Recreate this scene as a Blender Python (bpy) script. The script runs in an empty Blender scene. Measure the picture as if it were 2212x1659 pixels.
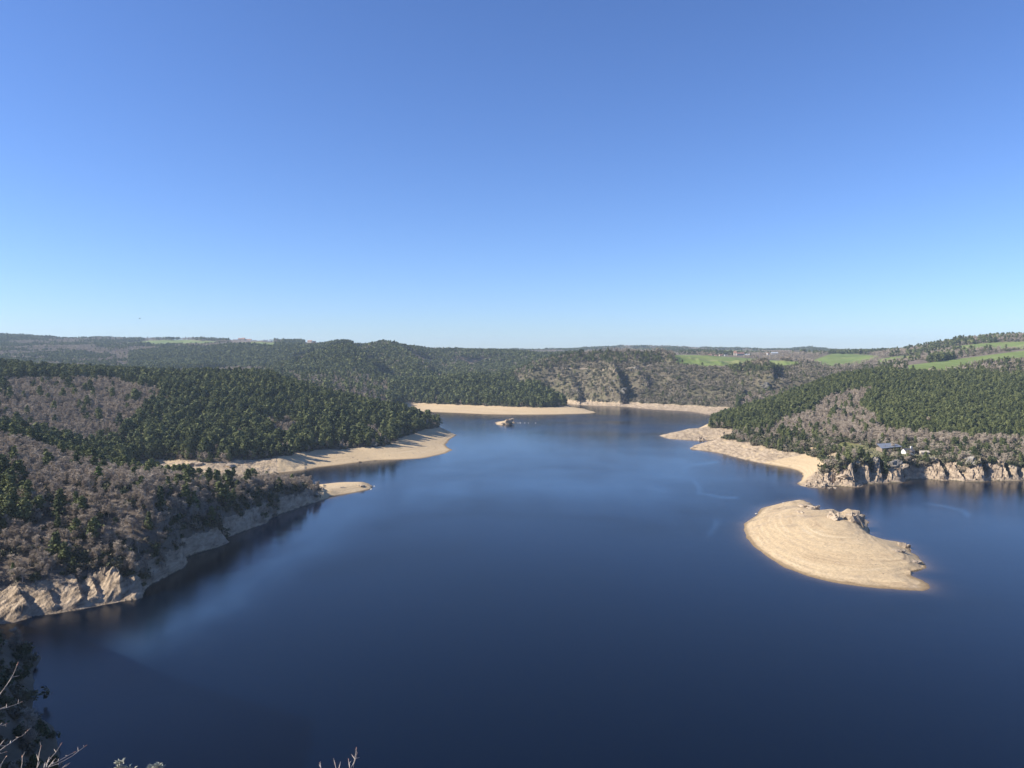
import bpy, bmesh, math, random
import numpy as np
from mathutils import Vector, Matrix

random.seed(7)
RNG = np.random.default_rng(11)
D = bpy.data
SC = bpy.context.scene
COL = SC.collection

# ------------------------------------------------------------------ survey helpers
# The place is surveyed from the overlook: eye 100 m above the lake, looking along +Y.
H, F, CX, HY = 100.0, 1661.0, 1106.0, 760.0
def pz(x, y, z=0.0):              # bearing x, depression y, known height -> (x, Y, z)
    return (x, F * (H - z) / (y - HY), z)
def py(x, y, Y, th=0.0):          # known distance -> height (minus the trees standing on it)
    return (x, Y, H - (y - HY) / F * Y - th)
def wx(x, Y):
    return (x - CX) / F * Y

# ------------------------------------------------------------------ noise
_perm = np.random.default_rng(5).permutation(1024)
_gr = np.random.default_rng(6).uniform(0, 2 * np.pi, 1024)
_gx, _gy = np.cos(_gr), np.sin(_gr)
def perlin(x, y):
    xi = np.floor(x).astype(np.int64); yi = np.floor(y).astype(np.int64)
    xf = x - xi; yf = y - yi
    u = xf * xf * xf * (xf * (xf * 6 - 15) + 10); v = yf * yf * yf * (yf * (yf * 6 - 15) + 10)
    def g(ix, iy, dx, dy):
        h = _perm[(_perm[ix & 1023] + iy) & 1023]
        return _gx[h] * dx + _gy[h] * dy
    a = g(xi, yi, xf, yf); b = g(xi + 1, yi, xf - 1, yf)
    c = g(xi, yi + 1, xf, yf - 1); d = g(xi + 1, yi + 1, xf - 1, yf - 1)
    return ((a + u * (b - a)) + v * ((c + u * (d - c)) - (a + u * (b - a)))) * 1.4
def fbm(x, y, o=4, gain=0.5):
    s = 0; a = 1.0; t = 0
    for i in range(o):
        s = s + a * perlin(x * 2 ** i + 17.3 * i, y * 2 ** i - 9.1 * i); t += a; a *= gain
    return s / t
def ridged(x, y, o=4):
    s = 0; a = 1.0; t = 0
    for i in range(o):
        s = s + a * (1 - 2 * np.abs(perlin(x * 2 ** i + 31.7 * i, y * 2 ** i + 5.3 * i))); t += a; a *= 0.55
    return s / t
def sstep(a, b, x):
    t = np.clip((x - a) / (b - a), 0, 1)
    return t * t * (3 - 2 * t)

# ------------------------------------------------------------------ shorelines
left_low = [(128,1700),(128,1659),(128,1593),(115,1570.5),(89,1552),(67,1537),(74,1503.6),(71,1481),(71,1450),(89,1420),(45,1397.5),(11,1382)]
near_wl = [(0,1349),(28,1346.6),(74,1332),(92,1329),(164,1319),(193,1312),(260,1299),(294,1297),(309,1291.5),(316,1269),(357,1247),(394,1228),(405,1217),(400,1204),(428,1195),(469,1184),(495,1171),(484,1163),(521,1150),(573,1131.6),(591,1115),(632,1102),(670,1089),(709,1076.5),(711.7,1072.7),(736.5,1069),(768.8,1064),(796,1057.8),(804.7,1052.8)]
mid_wl = [(649.7,1016.9),(686.9,1009.4),(736.5,1004.5),(778.7,998.3),(810.9,994.6),(860.5,993.3),(910,990.8),(935,985.9),(962,979.7),(977,972.2),(967,966),(962,961),(972,948.7),(985.7,940)]
far_wl = [(870,885),(877.8,888),(952,891),(1001.8,893),(1051,895.4),(1125.8,896),(1200,895.4),(1249.8,894),(1279.6,893),(1288,891)]
gorge_wl = [(1247,875.5),(1299,877),(1339,878.3),(1352,878.5),(1366,880.5),(1416,885.4),(1465.5,888),(1490,889),(1515,894),(1523.8,896.6)]
r1_wl = [(1423.6,941.2),(1440.7,947.4),(1475,950),(1502.7,951.7),(1522.5,951.7),(1548,951),(1512.6,960.6),(1501.5,961),(1490,969.8),(1505,972),(1540,976),(1564.7,981),(1589.5,988),(1626.7,997),(1664,1004.5),(1701,1010.7),(1723.4,1017),(1733,1023),(1734.6,1029),(1731,1038),(1722,1044),(1728.4,1049),(1750.7,1053),(1780,1055),(1784,1051),(1812.7,1050),(1842,1052.8),(1861.8,1051.6),(1864,1045),(1881.6,1045.4),(1904,1044),(1914,1043),(1946,1043),(1953.6,1040.4),(1968.4,1034),(1995.7,1034),(2020.5,1036.7),(2045,1039),(2050,1036.7),(2085,1040.4),(2127,1041),(2140.8,1037.5),(2179,1039),(2204,1038.7),(2212,1036.7),(2400,1030),(2700,1018)]
def zl(l): return [pz(a, b) for a, b in l]
water_poly = ([(3600,170,0),(2600,150,0),(1800,140,0),(1106,135,0),(500,140,0),(250,165,0)] + zl(left_low)
  + [(-60,272,0),(-110,276,0),(-60,281,0)] + zl(near_wl)
  + [(803,575,0),(786,592,0),(736,590,0),(700,582,0),(640,570,0),(560,562,0),(470,556,0),(400,555,0),(345,562,0),
     (340,577,0),(380,583,0),(450,594,0),(550,620,0)] + zl(mid_wl)
  + [(962,965,0),(940,1010,0),(890,1080,0),(850,1150,0),(835,1230,0),(850,1300,0)] + zl(far_wl)
  + [(1276,1296,0),(1252,1345,0),(1200,1420,0),(1160,1500,0),(1150,1590,0),(1165,1590,0),(1200,1520,0)] + zl(gorge_wl)
  + [(1560,1190,0),(1585,1185,0),(1580,1140,0),(1545,1080,0),(1512,1010,0),(1482,960,0)] + zl(r1_wl)
  + [(3200,560,0),(3600,400,0)])
island_front = [(1607.5,1131.5),(1607.5,1145.7),(1614.7,1163.5),(1628.9,1181),(1657,1202.6),(1696,1225.6),(1746,1245),(1799,1257.6),(1852.6,1266.5),(1906,1271.8),(1959,1275),(1994.7,1277),(2005.4,1270),(2005.4,1263),(1994.7,1254),(1980.5,1248.7),(1968,1243.4),(1970,1234.5),(1994.7,1230),(2001.8,1227.4),(1994.7,1215),(1980.5,1200.8),(1966,1193)]
island_back = [(1964,390,0),(1952,399,0),(1938,405.5,0),(1915,408,0),(1890,411,0),(1878,420,0),(1876,452,0),(1852,474,0),(1826,476,0),(1800,477,0),(1772,473,0),(1768,484,0),(1757,498,0),(1742,512,0),(1735,520,0),(1703,514,0),(1646,492,0),(1634,470,0)]
island_poly = zl(island_front) + island_back
islet_poly = [pz(*p) for p in [(1069,912.5),(1074,917.7),(1088.6,918.6),(1100,917),(1108,915.2),(1113,913)]] + [(1108,1105,0),(1090,1112,0),(1074,1100,0)]

def dens(pl, closed=True, step=0.006):
    out = []
    n = len(pl); m = n if closed else n - 1
    for i in range(m):
        a = pl[i]; b = pl[(i + 1) % n]
        ua, va = (a[0] - CX) / F, math.log(a[1]); ub, vb = (b[0] - CX) / F, math.log(b[1])
        k = max(1, int(math.hypot(ub - ua, vb - va) / step))
        for j in range(k):
            s = j / k
            out.append((ua + (ub - ua) * s, va + (vb - va) * s, a[2] + (b[2] - a[2]) * s))
    if not closed:
        a = pl[-1]; out.append(((a[0] - CX) / F, math.log(a[1]), a[2]))
    return out

# ------------------------------------------------------------------ relief: surveyed lines
L = []
def ln(pts, step=0.02): L.extend(dens(pts, False, step))
L.extend(dens(water_poly, True, 0.013))
L.extend(dens(island_poly, True, 0.012))
L.extend(dens(islet_poly, True, 0.01))
# near left bank
ln([pz(0,1265,8),pz(41,1270,8),pz(93,1262,8),pz(171,1240,8.5),pz(230,1243,8),pz(262,1250,7),pz(292,1258,5)])
ln([(640,508,11),(560,489,15),(450,458,20),(372,443,25),(248,426,29),(174,428,33),(74,451,42),(0,465,46),(-200,470,60),(-600,450,80),(-1500,420,92)])
ln([(660,504,8.5),(628,492,10.5),(560,468,14),(500,440,15.5),(440,404,16),(400,384,16),(370,362,17),(340,345,17)])
ln([(700,528,2.5),(745,560,3.2),(780,570,3.4),(798,566,1.5)])
ln([(248,525,14),(174,530,22),(74,545,33),(0,560,40),(-300,560,55),(-1000,520,80)])
# bank under the overlook
ln([(0,172,7),(-150,180,42),(-500,190,85),(-1100,180,85),(-2400,150,95)])
ln([(20,235,5),(-60,250,13),(-200,255,36),(-500,255,64),(-1200,240,75)])
ln([(-150,290,14),(-300,300,26),(-700,320,52),(-1500,320,80)])
for x in (-2400, -800, 0, 1106, 2212, 3400):
    k = 1.0 if x > -100 else 0.75
    ln([(x,2,98.25),(x,3,97.7),(x,30,81 if k == 1 else 90),(x,80,50 if k == 1 else 80),(x,115,26 if k == 1 else 72)], 0.3)
# left peninsula
ln([pz(438.9,1003,8),pz(488,999.5,8),pz(548,993,8),pz(600,993,8),pz(652,978.4,8),pz(687,973.5,8),pz(736.5,971,8),pz(786,966,8),pz(806,966,8),pz(835.7,961,8),pz(860.5,948.7,8),pz(885,938.8,8),pz(910,931,8),pz(935,926,8),pz(949,922,8)])
ln([pz(310,1001,7),pz(370,1000,7),pz(438.9,1003,8)])
ln([pz(949,922,8),(968,940,4),(982,930,0.6)])
ln([(940,948,9),(900,965,16),(860,980,21),(761,1000,33),(662,1020,47),(587,1030,61),(500,1045,62),(438,1050,61),(298,1000,64),(198,980,68),(99,960,71),(0,950,77),(-200,900,85),(-500,850,90),(-1300,800,97)])
ln([(0,1250,50),(300,1300,45),(600,1280,25),(700,1220,12),(790,1200,6)])
ln([(-500,1200,70),(-1500,1200,90)])
ln([py(850,866,1310),py(750,840,1370),py(660,818,1500)])
# far sandy spit and its wood
ln([pz(870,869,7),pz(927,871.8,7),pz(977,874.8,7),pz(1026.6,876,7),pz(1076,878.7,7),pz(1125.8,880.5,7),pz(1187.8,881,7),pz(1240,879.6,6)])
ln([pz(1240,879.6,6),(1262,1300,4),(1280,1282,1.0)])
ln([py(877.8,817,1500,12),py(952,812,1520,12),py(1026,811,1540,12),py(1101,815,1500,12),py(1126,825,1460,12),py(1188,840,1400,12),py(1225,859,1350,12)])
ln([(880,1640,30),(1000,1660,30),(1100,1620,18)])
# gorge side
ln([pz(1247,864,7),pz(1274.6,865,7),pz(1311.8,868,7),pz(1339,869,7),pz(1361,868.5,7),pz(1391,871,7),pz(1440.7,873.5,7),pz(1490,876,7),pz(1527.5,879,7),pz(1559.7,881,7)])
ln([py(1121,810,1600,9),py(1150,792,1640,9),py(1200,775,1680,9),py(1250,765,1700,9),py(1312,757.7,1700,9),py(1336,755,1720,9),py(1426,762,1720,7),py(1458,774,1700,2)])
ln([py(1463,781,1680),py(1540,787,1670),py(1600,794,1670),py(1664,787,1720),py(1723,784,1800)])
ln([py(1455,767,2100),py(1520,770,2200),py(1589,773,2250),py(1723,781,2150)])
ln([(1150,1800,60),(1250,2000,72),(1350,2150,78)])
ln([(1740,1600,62),(1700,1340,22),(1620,1260,8)])
ln([py(1690,850,1370),py(1620,868,1300)])
ln([(1850,1360,50),(1763,1300,30)])
# right shore
ln([pz(1488,926.5,7),pz(1515,928,7),pz(1552,930,7),pz(1585,932,7)])
ln([pz(1488,926.5,7),(1450,918,3.2),(1432,915,1.0)])
ln([pz(1525,955,3),pz(1555,949,8),pz(1577,951,8),pz(1602,955,8),pz(1627,962,8),pz(1651.6,966,8),pz(1689,975,8),pz(1738,981,8),pz(1775.6,987,8.5),pz(1795,993.5,9),pz(1797,1009,10)])
ln([pz(1797,1010.7,11),pz(1837,1010.7,11.5),pz(1869,1008,11.5),pz(1911,1005.7,11.5),pz(1943.6,1005.7,11),pz(1961,1000.8,11),pz(2023,998,11),pz(2070,1000.8,11),pz(2122,1003,11),pz(2159,1000.8,11),pz(2212,1003,11),pz(2500,995,11)])
ln([pz(1750,968,11),pz(1800,972,12),pz(1850,975,13),pz(1897,975,13.6),pz(1940,976,13.8),pz(1975,982,13.2),pz(2060,984,13),pz(2140,988,13),pz(2212,988,13),pz(2500,985,14)])
ln([pz(1600,930,11),pz(1700,925,16),pz(1800,938,17),pz(1900,950,18),pz(2000,955,18),pz(2212,955,19),pz(2500,955,20)])
ln([py(1530,896.6,1000,11),py(1564.7,881.7,1030,11),py(1626.7,864,1060,11),py(1688.7,847,1090,11),py(1763,822,1120,11),py(1812.7,807,1140,11),py(1886.6,792.4,1150,11),py(1948.6,797.4,1150,10),py(2035,803,1130,9),py(2110,806,1090,9),py(2212,821,1030,9),py(2400,845,960,9)])
ln([py(1951,798,1230),py(2035,801,1220),py(2120,790,1260),py(2212,779,1300),py(2500,760,1350)])
ln([py(1961,791,1300),py(2035,785,1400),py(2110,776,1450),py(2212,764,1500),py(2500,740,1550)])
ln([py(1930,764,2050,4),py(1956,765,2050,5),py(1988,757.7,2070,5),py(2018,743,2100,6),py(2085,733,2150,6),py(2117,726,2200,6),py(2150,726.5,2200,4),py(2212,724,2200,4),py(2400,715,2200,4),py(2900,715,2200)])
ln([(1950,2700,95),(2212,2900,120),(2900,2900,120)])
ln([py(1740,786,1950),py(1762,795,1900),py(1805,800,1800)])
ln([py(1780,768,2350),py(1834,765,2400),py(1896,768,2350)])
ln([py(1802,757.7,2650,9),py(1837,759,2600,9),py(1911,761,2600,9)])
# left hills
ln([py(600,797,1750,10),py(612,785,1800,10),py(662,767.6,1850,10),py(729,752.8,1950,10),py(761,751.5,1980,10)])
ln([py(761,752,1970,8),py(790,775,1850,4),py(811,800,1720,4)])
ln([py(800,766,2080,4),py(815,790,1900,2)])
ln([(590,1920,36),(680,2030,56),(750,2120,84)])
ln([py(300,802,1900),py(430,802,1900),py(560,802,1850)])
ln([py(439,746,2600,12),py(513,740,2700,12),py(612,740.5,2700,12),py(715,746,2500,12)])
ln([py(729,742,2350,12),py(761,739.5,2350,12),py(803.5,735.8,2350,12),py(825.8,740,2330,12),py(860.5,750,2300,12),py(897.7,750,2400,12),py(925,755,2450,12),py(987.5,757,2500,12),py(1063,757,2500,12),py(1125,758.5,2500,12),py(1175,765,2450,12),py(1225,771,2400,12)])
ln([py(850,808,1780),py(950,810,1780),py(1050,810,1780),py(1105,808,1780)])
ln([py(860,757,2250),py(897,785,2000),py(928,808,1800)])
ln([py(930,780,2350),py(955,800,2000)])
ln([(803,2800,92),(1000,2900,86),(1200,2800,82)])
ln([(0,1700,60),(150,1750,55),(300,1780,52)])
ln([(-700,1800,85),(-1500,1900,110)])
ln([py(-700,765,2500),py(0,772,2400),py(150,772,2500),py(300,765,2600)])
ln([py(-1500,715,3500),py(-800,717,3500,8),py(-300,718,3600,8),py(0,724,3800,9),py(74,726,3800,9),py(94,732,3900,6),py(243,734,4000,4),py(387,733.5,4000,2),py(471,734,3900,3),py(549,736.5,3500,3),py(620,739,3300,4),py(700,743.5,3200,3),py(740,746,3200,3)])
ln([py(230,745,3300),py(320,743,3400),py(420,741,3400)])
# far right skyline
ln([py(1138,757.5,5000,9),py(1200,757,5000,9),py(1274,751.5,5000,11),py(1336,745.5,5000,12),py(1426,746,5000,12),py(1453,747,5000,12),py(1527,752,5000,12),py(1565,752,5000,12),py(1624,753.5,5000,11),py(1701,755,5000,11),py(1750,748,5000,12),py(1785,753,5000,12),py(1832,761,5000,9),py(1950,765,5000,9)])
ln([py(1180,772,3500),py(1350,764,3800),py(1500,765.5,2900),py(1600,768,2700),py(1690,768,2900),py(1760,764,3300)])
ln([(-2500,6000,120),(0,6000,120),(1106,6000,105),(2212,6000,110),(3600,6000,120)], 0.2)
# island and rock islet crown
ln([(1640,440,2.0),(1690,455,4.2),(1740,470,5.0),(1800,450,5.5),(1850,428,5.0),(1890,392,4.2),(1940,374,3.6),(1975,348,2.0)])
ln([(1690,495,2.2),(1730,502,3.6),(1750,495,3.0)])
ln([(1786,464,5),(1801,466,5.2)])
ln([(1814,468,0.5),(1815,459,1.6)])
ln([(1830,466,5.5),(1858,463,5.0)])
ln([(1085,1062,4.0),(1099,1066,7.0),(1105,1066,5.5)])

P = np.array(L)
_, keep = np.unique(np.round(P[:, :2] * 900).astype(np.int64), axis=0, return_index=True)
P = P[keep]
Kd = np.sqrt((P[:, None, 0] - P[None, :, 0]) ** 2 + (P[:, None, 1] - P[None, :, 1]) ** 2)
wts = np.linalg.solve(Kd - 1e-5 * np.eye(len(P)), P[:, 2] - 30.0)

# ------------------------------------------------------------------ relief: the sheet
tin = np.arange(-0.71, 0.7101, 0.0013)
tout = 0.71 + np.cumsum(0.006 * 1.16 ** np.arange(26))
T = np.concatenate([-tout[::-1], tin, tout])
def rows(a, b, r): return np.exp(np.arange(math.log(a), math.log(b), math.log(r)))
YR = np.concatenate([rows(2, 140, 1.05), rows(140, 1700, 1.0023), rows(1700, 2700, 1.004), rows(2700, 5400, 1.006), rows(5400, 6700, 1.03)])
if len(T) % 2 == 0: T = np.append(T, T[-1] * 1.1)
if len(YR) % 2 == 0: YR = np.append(YR, YR[-1] * 1.03)
NT, NY = len(T), len(YR)
Tc, Yc = T[::2], YR[::2]
def up(A):
    B = np.empty((A.shape[0], NT), np.float32); B[:, ::2] = A; B[:, 1::2] = 0.5 * (A[:, :-1] + A[:, 1:])
    C = np.empty((NY, NT), np.float32); C[::2] = B; C[1::2] = 0.5 * (B[:-1] + B[1:])
    return C
cu, cv = np.meshgrid(Tc, np.log(Yc))
def rbf(u, v):
    out = np.empty(u.size, np.float32); u = u.ravel().astype(np.float32); v = v.ravel().astype(np.float32)
    px, pv, w = P[:, 0].astype(np.float32), P[:, 1].astype(np.float32), wts.astype(np.float32)
    for i in range(0, u.size, 20000):
        s = slice(i, i + 20000)
        out[s] = np.sqrt((u[s, None] - px) ** 2 + (v[s, None] - pv) ** 2) @ w
    return out + 30.0
base = up(rbf(cu, cv).reshape(cu.shape))
cX, cY = cu * np.exp(cv), np.exp(cv)
def poly_sd(poly, X, Y):           # distance, positive inside
    q = np.array([(wx(p[0], p[1]), p[1]) for p in poly]); n = len(q)
    d2 = np.full(X.shape, 1e12, np.float32); ins = np.zeros(X.shape, bool)
    for i in range(n):
        a, b = q[i], q[(i + 1) % n]
        ex, ey = b - a; fx, fy = X - a[0], Y - a[1]
        t = np.clip((fx * ex + fy * ey) / (ex * ex + ey * ey + 1e-9), 0, 1)
        d2 = np.minimum(d2, (fx - ex * t) ** 2 + (fy - ey * t) ** 2)
        if a[1] != b[1]:
            c = ((a[1] > Y) != (b[1] > Y)) & (X < (b[0] - a[0]) * (Y - a[1]) / (b[1] - a[1]) + a[0])
            ins ^= c
    d = np.sqrt(d2)
    return np.where(ins, d, -d)
nb = int(np.searchsorted(Yc, 1800))
sd = np.full(cX.shape, 600.0, np.float32); isl = np.full(cX.shape, -600.0, np.float32)
sl = slice(0, nb)
w_ = poly_sd(water_poly, cX[sl], cY[sl])
i1 = poly_sd(island_poly, cX[sl], cY[sl]); i2 = poly_sd(islet_poly, cX[sl], cY[sl])
sd[sl] = np.maximum.reduce([-w_, i1, i2]); isl[sl] = np.maximum(i1, i2)
sd, isl = up(sd), up(isl)
TT, YY = np.meshgrid(T, YR)
X = (TT * YY).astype(np.float32); Y = YY.astype(np.float32)
XD = CX + F * TT
nsh = fbm(X / 14, Y / 14, 3)
sd = sd + np.where(np.abs(sd) < 30, nsh * 1.6, 0)
land = sd > 0
Z = np.where(land, np.maximum(base, np.minimum(sd * 0.10, 1.2)), 0)
# rugged detail
hi = sstep(3, 14, base) * sstep(4, 40, sd) * (1 - 0.88 * sstep(720, 690, Y) * (X > 150) * sstep(1715, 1745, XD) * sstep(20, 14, base))
Z = Z + hi * (fbm(X / 140, Y / 140, 4) * 5 * np.clip(Y / 900, 0.6, 3) + fbm(X / 24, Y / 24, 3) * 1.3)
rightcliff = sstep(-9, 6, (XD - 1722) * 0.45 + (HY + H * F / Y - 1052)) * sstep(720, 690, Y) * (X > 150) * (isl < -5) * sstep(17, 12.5, base)
nearrock = sstep(345, 320, Y) * sstep(272, 285, Y) * (X < -100) * sstep(14, 9, base)
nearbank = (X < -90) * (Y < 560) * sstep(0, 3, sd)
gmin = np.interp(XD, [1105,1345,1420,1500,1555,1585,1610], [1402,1402,1288,1222,1185,1190,1400])
gorge = sstep(1120, 1160, XD) * sstep(1800, 1750, XD) * sstep(-12, -4, Y - gmin) * sstep(1760, 1690, Y)
# strata dip: stretched along one direction
sa = X * 0.80 + Z * 0.9 + Y * 0.25; sb = Y - X * 0.3
strat = ridged(sa / 7.0, sb / 22.0, 4)
strat2 = ridged(sa / 2.7 + 40, sb / 9.0, 2)
def saw(q): return q - np.floor(q)
wob_ = fbm(X / 9, Y / 9, 4); wl_ = fbm(X / 30 + 2, Y / 30, 3)
slab = saw((X * 0.85 - Y * 0.25 + wob_ * 9) / 6.5) * 1.7 + saw((X * 0.7 + Y * 0.5 + wob_ * 5) / 2.9) * 0.7
Z = Z + land * rightcliff * sstep(0, 3, sd) * (strat * 0.7 + strat2 * 0.35 + slab * 1.0 - 1.7)
Z = Z + land * nearrock * sstep(0, 3, sd) * (ridged((X * 0.8 - Y * 0.6) / 4.6 + wl_, (X * 0.6 + Y * 0.8) / 12.0, 2) * 1.25 + fbm(X / 2.6, Y / 3.4, 3) * 0.7 - 0.2)
Z = Z + land * nearbank * (Y > 316) * (XD < 700) * sstep(0, 3, sd) * sstep(17, 10, base) * (ridged(X / 6.5, Y / 8, 4) * 1.5 + slab * 0.5 + fbm(X / 2.2, Y / 3, 3) * 0.6 - 0.7)
Z = Z + land * gorge * sstep(0, 6, sd) * ((ridged((X + Y * 0.35) / 150 + 3, (Y - X * .2) / 300, 2) * 13 + ridged(X / 55 + 3, Y / 90, 3) * 4) * sstep(8, 30, base) + ridged(X / 17, Y / 26, 3) * 1.1 - 1.5)
Z = Z + land * (X < 0) * (Y > 560) * (Y < 720) * (XD < 660) * sstep(0, 4, sd) * sstep(10, 7, base) * ridged(X / 11, Y / 11, 3) * 0.9
Z = Z + land * (isl > 0) * (np.sin(Z * 9 + nsh * 2) * 0.05 + fbm(X / 5, Y / 5, 3) * 0.25 * sstep(0, 5, isl))
spit2 = (X > 150) * (Y > 690) * (Y < 960) * sstep(9, 7.5, base)
Z = Z + land * spit2 * sstep(0, 4, sd) * np.maximum(ridged(X / 9, Y / 9, 3), 0) * 0.7
def fin(pts, h, wl, wr, cut=0, cw=2.6):   # a rock rib that falls off sharply to its right
    global Z
    q = [(wx(p[0], p[1]), p[1]) for p in pts]
    y0, y1 = min(p[1] for p in q) - 60, max(p[1] for p in q) + 60
    r0, r1 = np.searchsorted(YR, y0), np.searchsorted(YR, y1)
    s = slice(r0, r1); xx, yy = X[s], Y[s]
    best = np.full(xx.shape, 1e9); sg = np.zeros(xx.shape); par = np.zeros(xx.shape)
    for i in range(len(q) - 1):
        a, b = np.array(q[i]), np.array(q[i + 1]); e = b - a; l2 = e @ e
        t0 = ((xx - a[0]) * e[0] + (yy - a[1]) * e[1]) / l2; t = np.clip(t0, 0, 1)
        dx, dy = xx - a[0] - e[0] * t, yy - a[1] - e[1] * t
        d = np.hypot(dx, dy); m = d < best
        best = np.where(m, d, best); sg = np.where(m, np.sign(e[1] * dx - e[0] * dy), sg); par = np.where(m, (i + t) / (len(q) - 1), par)
    wob = 1 + 0.5 * fbm(xx / 6, yy / 6, 3)
    f = np.where(sg > 0, np.clip(1 - best / (wr * wob), 0, 1), np.clip(1 - best / (wl * wob), 0, 1) ** 1.3)
    if cut: Z[s] -= cut * np.where(sg > 0, np.exp(-((best - wr * 1.4) / cw) ** 2), 0) * land[s] * sstep(0, 2, sd[s]) * sstep(1.5, 6, Z[s])
    Z[s] += f * h * wob * land[s] * sstep(0, max(3, h * 1.6 if h > 8 else 3), sd[s]) * (0.75 + 0.25 * np.sin(par * np.pi))
for a, b, h in [((1846,1049),(1838,1008),5.5),((1879,1043),(1870,1004),5),((1904,1041),(1889,1000),6),((1947,1040),(1943,1004),5.5),((2043,1036),(2022,996),4.5),((2126,1038),(2110,996),6.5),((2176,1036),(2161,1000),4),((2200,1036),(2195,1004),3),((1776,1052),(1767,1038),2.5),((2078,1037),(2070,1004),2),((1812,1046),(1806,1016),1.5)]:
    fin([pz(*a), pz(*b, 11)], h * 0.62, 15, 1.5, 5.5)
for a, b, h in [((62,1330),(52,1290),4.5),((180,1314),(165,1260),3),((215,1306),(205,1262),2.5),((262,1296),(258,1252),3.5),((300,1292),(293,1262),4.5),((120,1322),(110,1280),1.5)]:
    fin([pz(*a), pz(*b, 6)], h * 0.5, 8, 1.4, 2.0)
fin([(1340,1416,0),(1338,1470,0),(1330,1530,0),(1326,1580,0)], 26, 60, 9)
fin([(1250,1490,0),(1246,1530,0),(1240,1580,0)], 12, 60, 9, 6, 8)
fin([(1400,1480,0),(1385,1560,0)], 9, 40, 8)
fin([(1668,1450,0),(1660,1520,0),(1640,1570,0)], 20, 70, 10)
fin([(804,1720,0),(790,1790,0),(770,1890,0),(756,1960,0)], 12, 150, 12, 44, 55)
fin([(926,1800,0),(897,2000,0),(862,2220,0),(838,2300,0)], 10, 160, 30, 40, 90)
fin([(430,1880,0),(520,1960,0),(600,2080,0),(690,2250,0),(745,2400,0)], 8, 160, 20, 34, 70)
fin([(1040,1850,0),(1010,2150,0),(985,2350,0)], 8, 150, 30, 30, 80)
Z = np.where(land, Z, -np.minimum(-sd * 0.22, 10.0)).astype(np.float32)
YP = HY + (H - Z) / Y * F           # depression of every ground point seen from the overlook

# ------------------------------------------------------------------ land cover
def inpoly(poly, xd=None, yd=None):
    xd = XD if xd is None else xd; yd = YP if yd is None else yd
    ins = np.zeros(xd.shape, bool); n = len(poly)
    for i in range(n):
        (ax, ay), (bx, by) = poly[i], poly[(i + 1) % n]
        if ay != by:
            ins ^= ((ay > yd) != (by > yd)) & (xd < (bx - ax) * (yd - ay) / (by - ay) + ax)
    return ins
n40, n15, n120 = fbm(X / 40, Y / 40, 4), fbm(X / 15 + 7, Y / 15, 3), fbm(X / 120 + 3, Y / 120, 4)
right = (X > 130) & (Y < 1330) & (XD > 1480) & ~((Y > gmin - 12) & (XD < 1590))
near = (X < -80) & (Y < 575)
camhill = (Y < 268) & (X < 100) & ~((Y > 255) & (X < -150) & (Z < 0))
camhill |= (Y < 180)
mid = (X < 0) & (Y >= 575) & (Y < 1240) & (XD < 990)
fspit = (Y > 1200) & (Y < 1660) & (XD > 840) & (XD < 1255) & (base > -1) & ~((XD > 1110) & (Y > np.interp(XD, [1110,1160,1200,1250], [1600,1535,1465,1400])))
gor = (XD > 1105) & (XD < 1860) & (Y > gmin - 12) & (Y < 1720) & ~fspit
zv = np.where(right & (XD > 1735), 11.3, np.where(Y > 1380, 7.2, 8.0)) + n15 * 1.2
zv = np.where(near & (Y <= 320), 8 + n15 * 2, zv)
spitn = near & (XD > 690) & (Y > 500)
zv = np.where(spitn, 20, zv)
zt = np.where(gor, Z * 1.1, base)
shorez = land & ((zt < zv) | (isl > -2)) & (sd < 260) & (Y < 1700) & ~camhill & ~(near & (Y > 318) & ~spitn & (base > 9.5 + n15 * 5 + n40 * 3))
sand = shorez.astype(np.float32)
gorgelow = gorge * sstep(9, 7, Z * 1.1)
rock = np.clip(rightcliff + nearrock + gorgelow * 0.8 + (near & (Y > 318) & ~spitn & (base < 13)) * 0.95 + camhill * 0.45, 0, 1) * land
rock = np.maximum(rock, np.clip(spit2 * sstep(0.0, 0.4, ridged(X / 9, Y / 9, 3)) * 0.8, 0, 1))
rock = np.maximum(rock, (shorez & mid & (XD < 600)) * sstep(-0.1, 0.5, ridged(X / 11, Y / 11, 3)) * 0.8)
rock = np.maximum(rock, (shorez & (isl > 0)) * sstep(0.25, 0.7, fbm(X / 16, Y / 9, 4) + 0.42 * sstep(400, 462, Y) + 0.5 * sstep(185, 205, X - (Y - 380) * 0.15) * sstep(335, 350, Y)) * 0.6)
fields = [([(250,742),(330,735),(400,734),(470,737),(470,743),(420,749),(330,748)],3000,5000),([(470,742),(560,738),(740,748),(720,750),(560,744),(480,747)],2750,4200),
  ([(1456,766),(1530,768),(1590,772),(1650,777),(1724,781),(1730,789),(1664,793),(1560,794),(1530,795),(1500,788),(1463,786)],1600,2600),
  ([(1740,786),(1765,775),(1800,763),(1840,764),(1898,769),(1870,781),(1810,796),(1770,803)],1750,2600),
  ([(1951,798),(1961,789),(2035,780),(2110,770),(2212,757),(2500,730),(2500,752),(2212,772),(2130,781),(2060,795),(2030,801),(1990,800)],1150,1700),
  ([(1700,762),(1760,758),(1800,761),(1790,765),(1720,768)],2600,4500),([(1525,757),(1580,756),(1640,758),(1640,763),(1540,762)],3200,4900),([(1350,752),(1420,751),(1420,756),(1360,757)],3500,4900),
  ([(1200,762),(1290,759),(1290,763),(1200,766)],3500,4900),([(1890,777),(1950,768),(2010,772),(1960,779),(1900,783)],1500,2100),([(2060,748),(2130,741),(2300,734),(2300,752),(2110,758),(2060,758)],1700,2200)]
meadow = np.zeros(X.shape, bool)
for p, a, b in fields: meadow |= inpoly(p) & (Y > a) & (Y < b)
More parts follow.
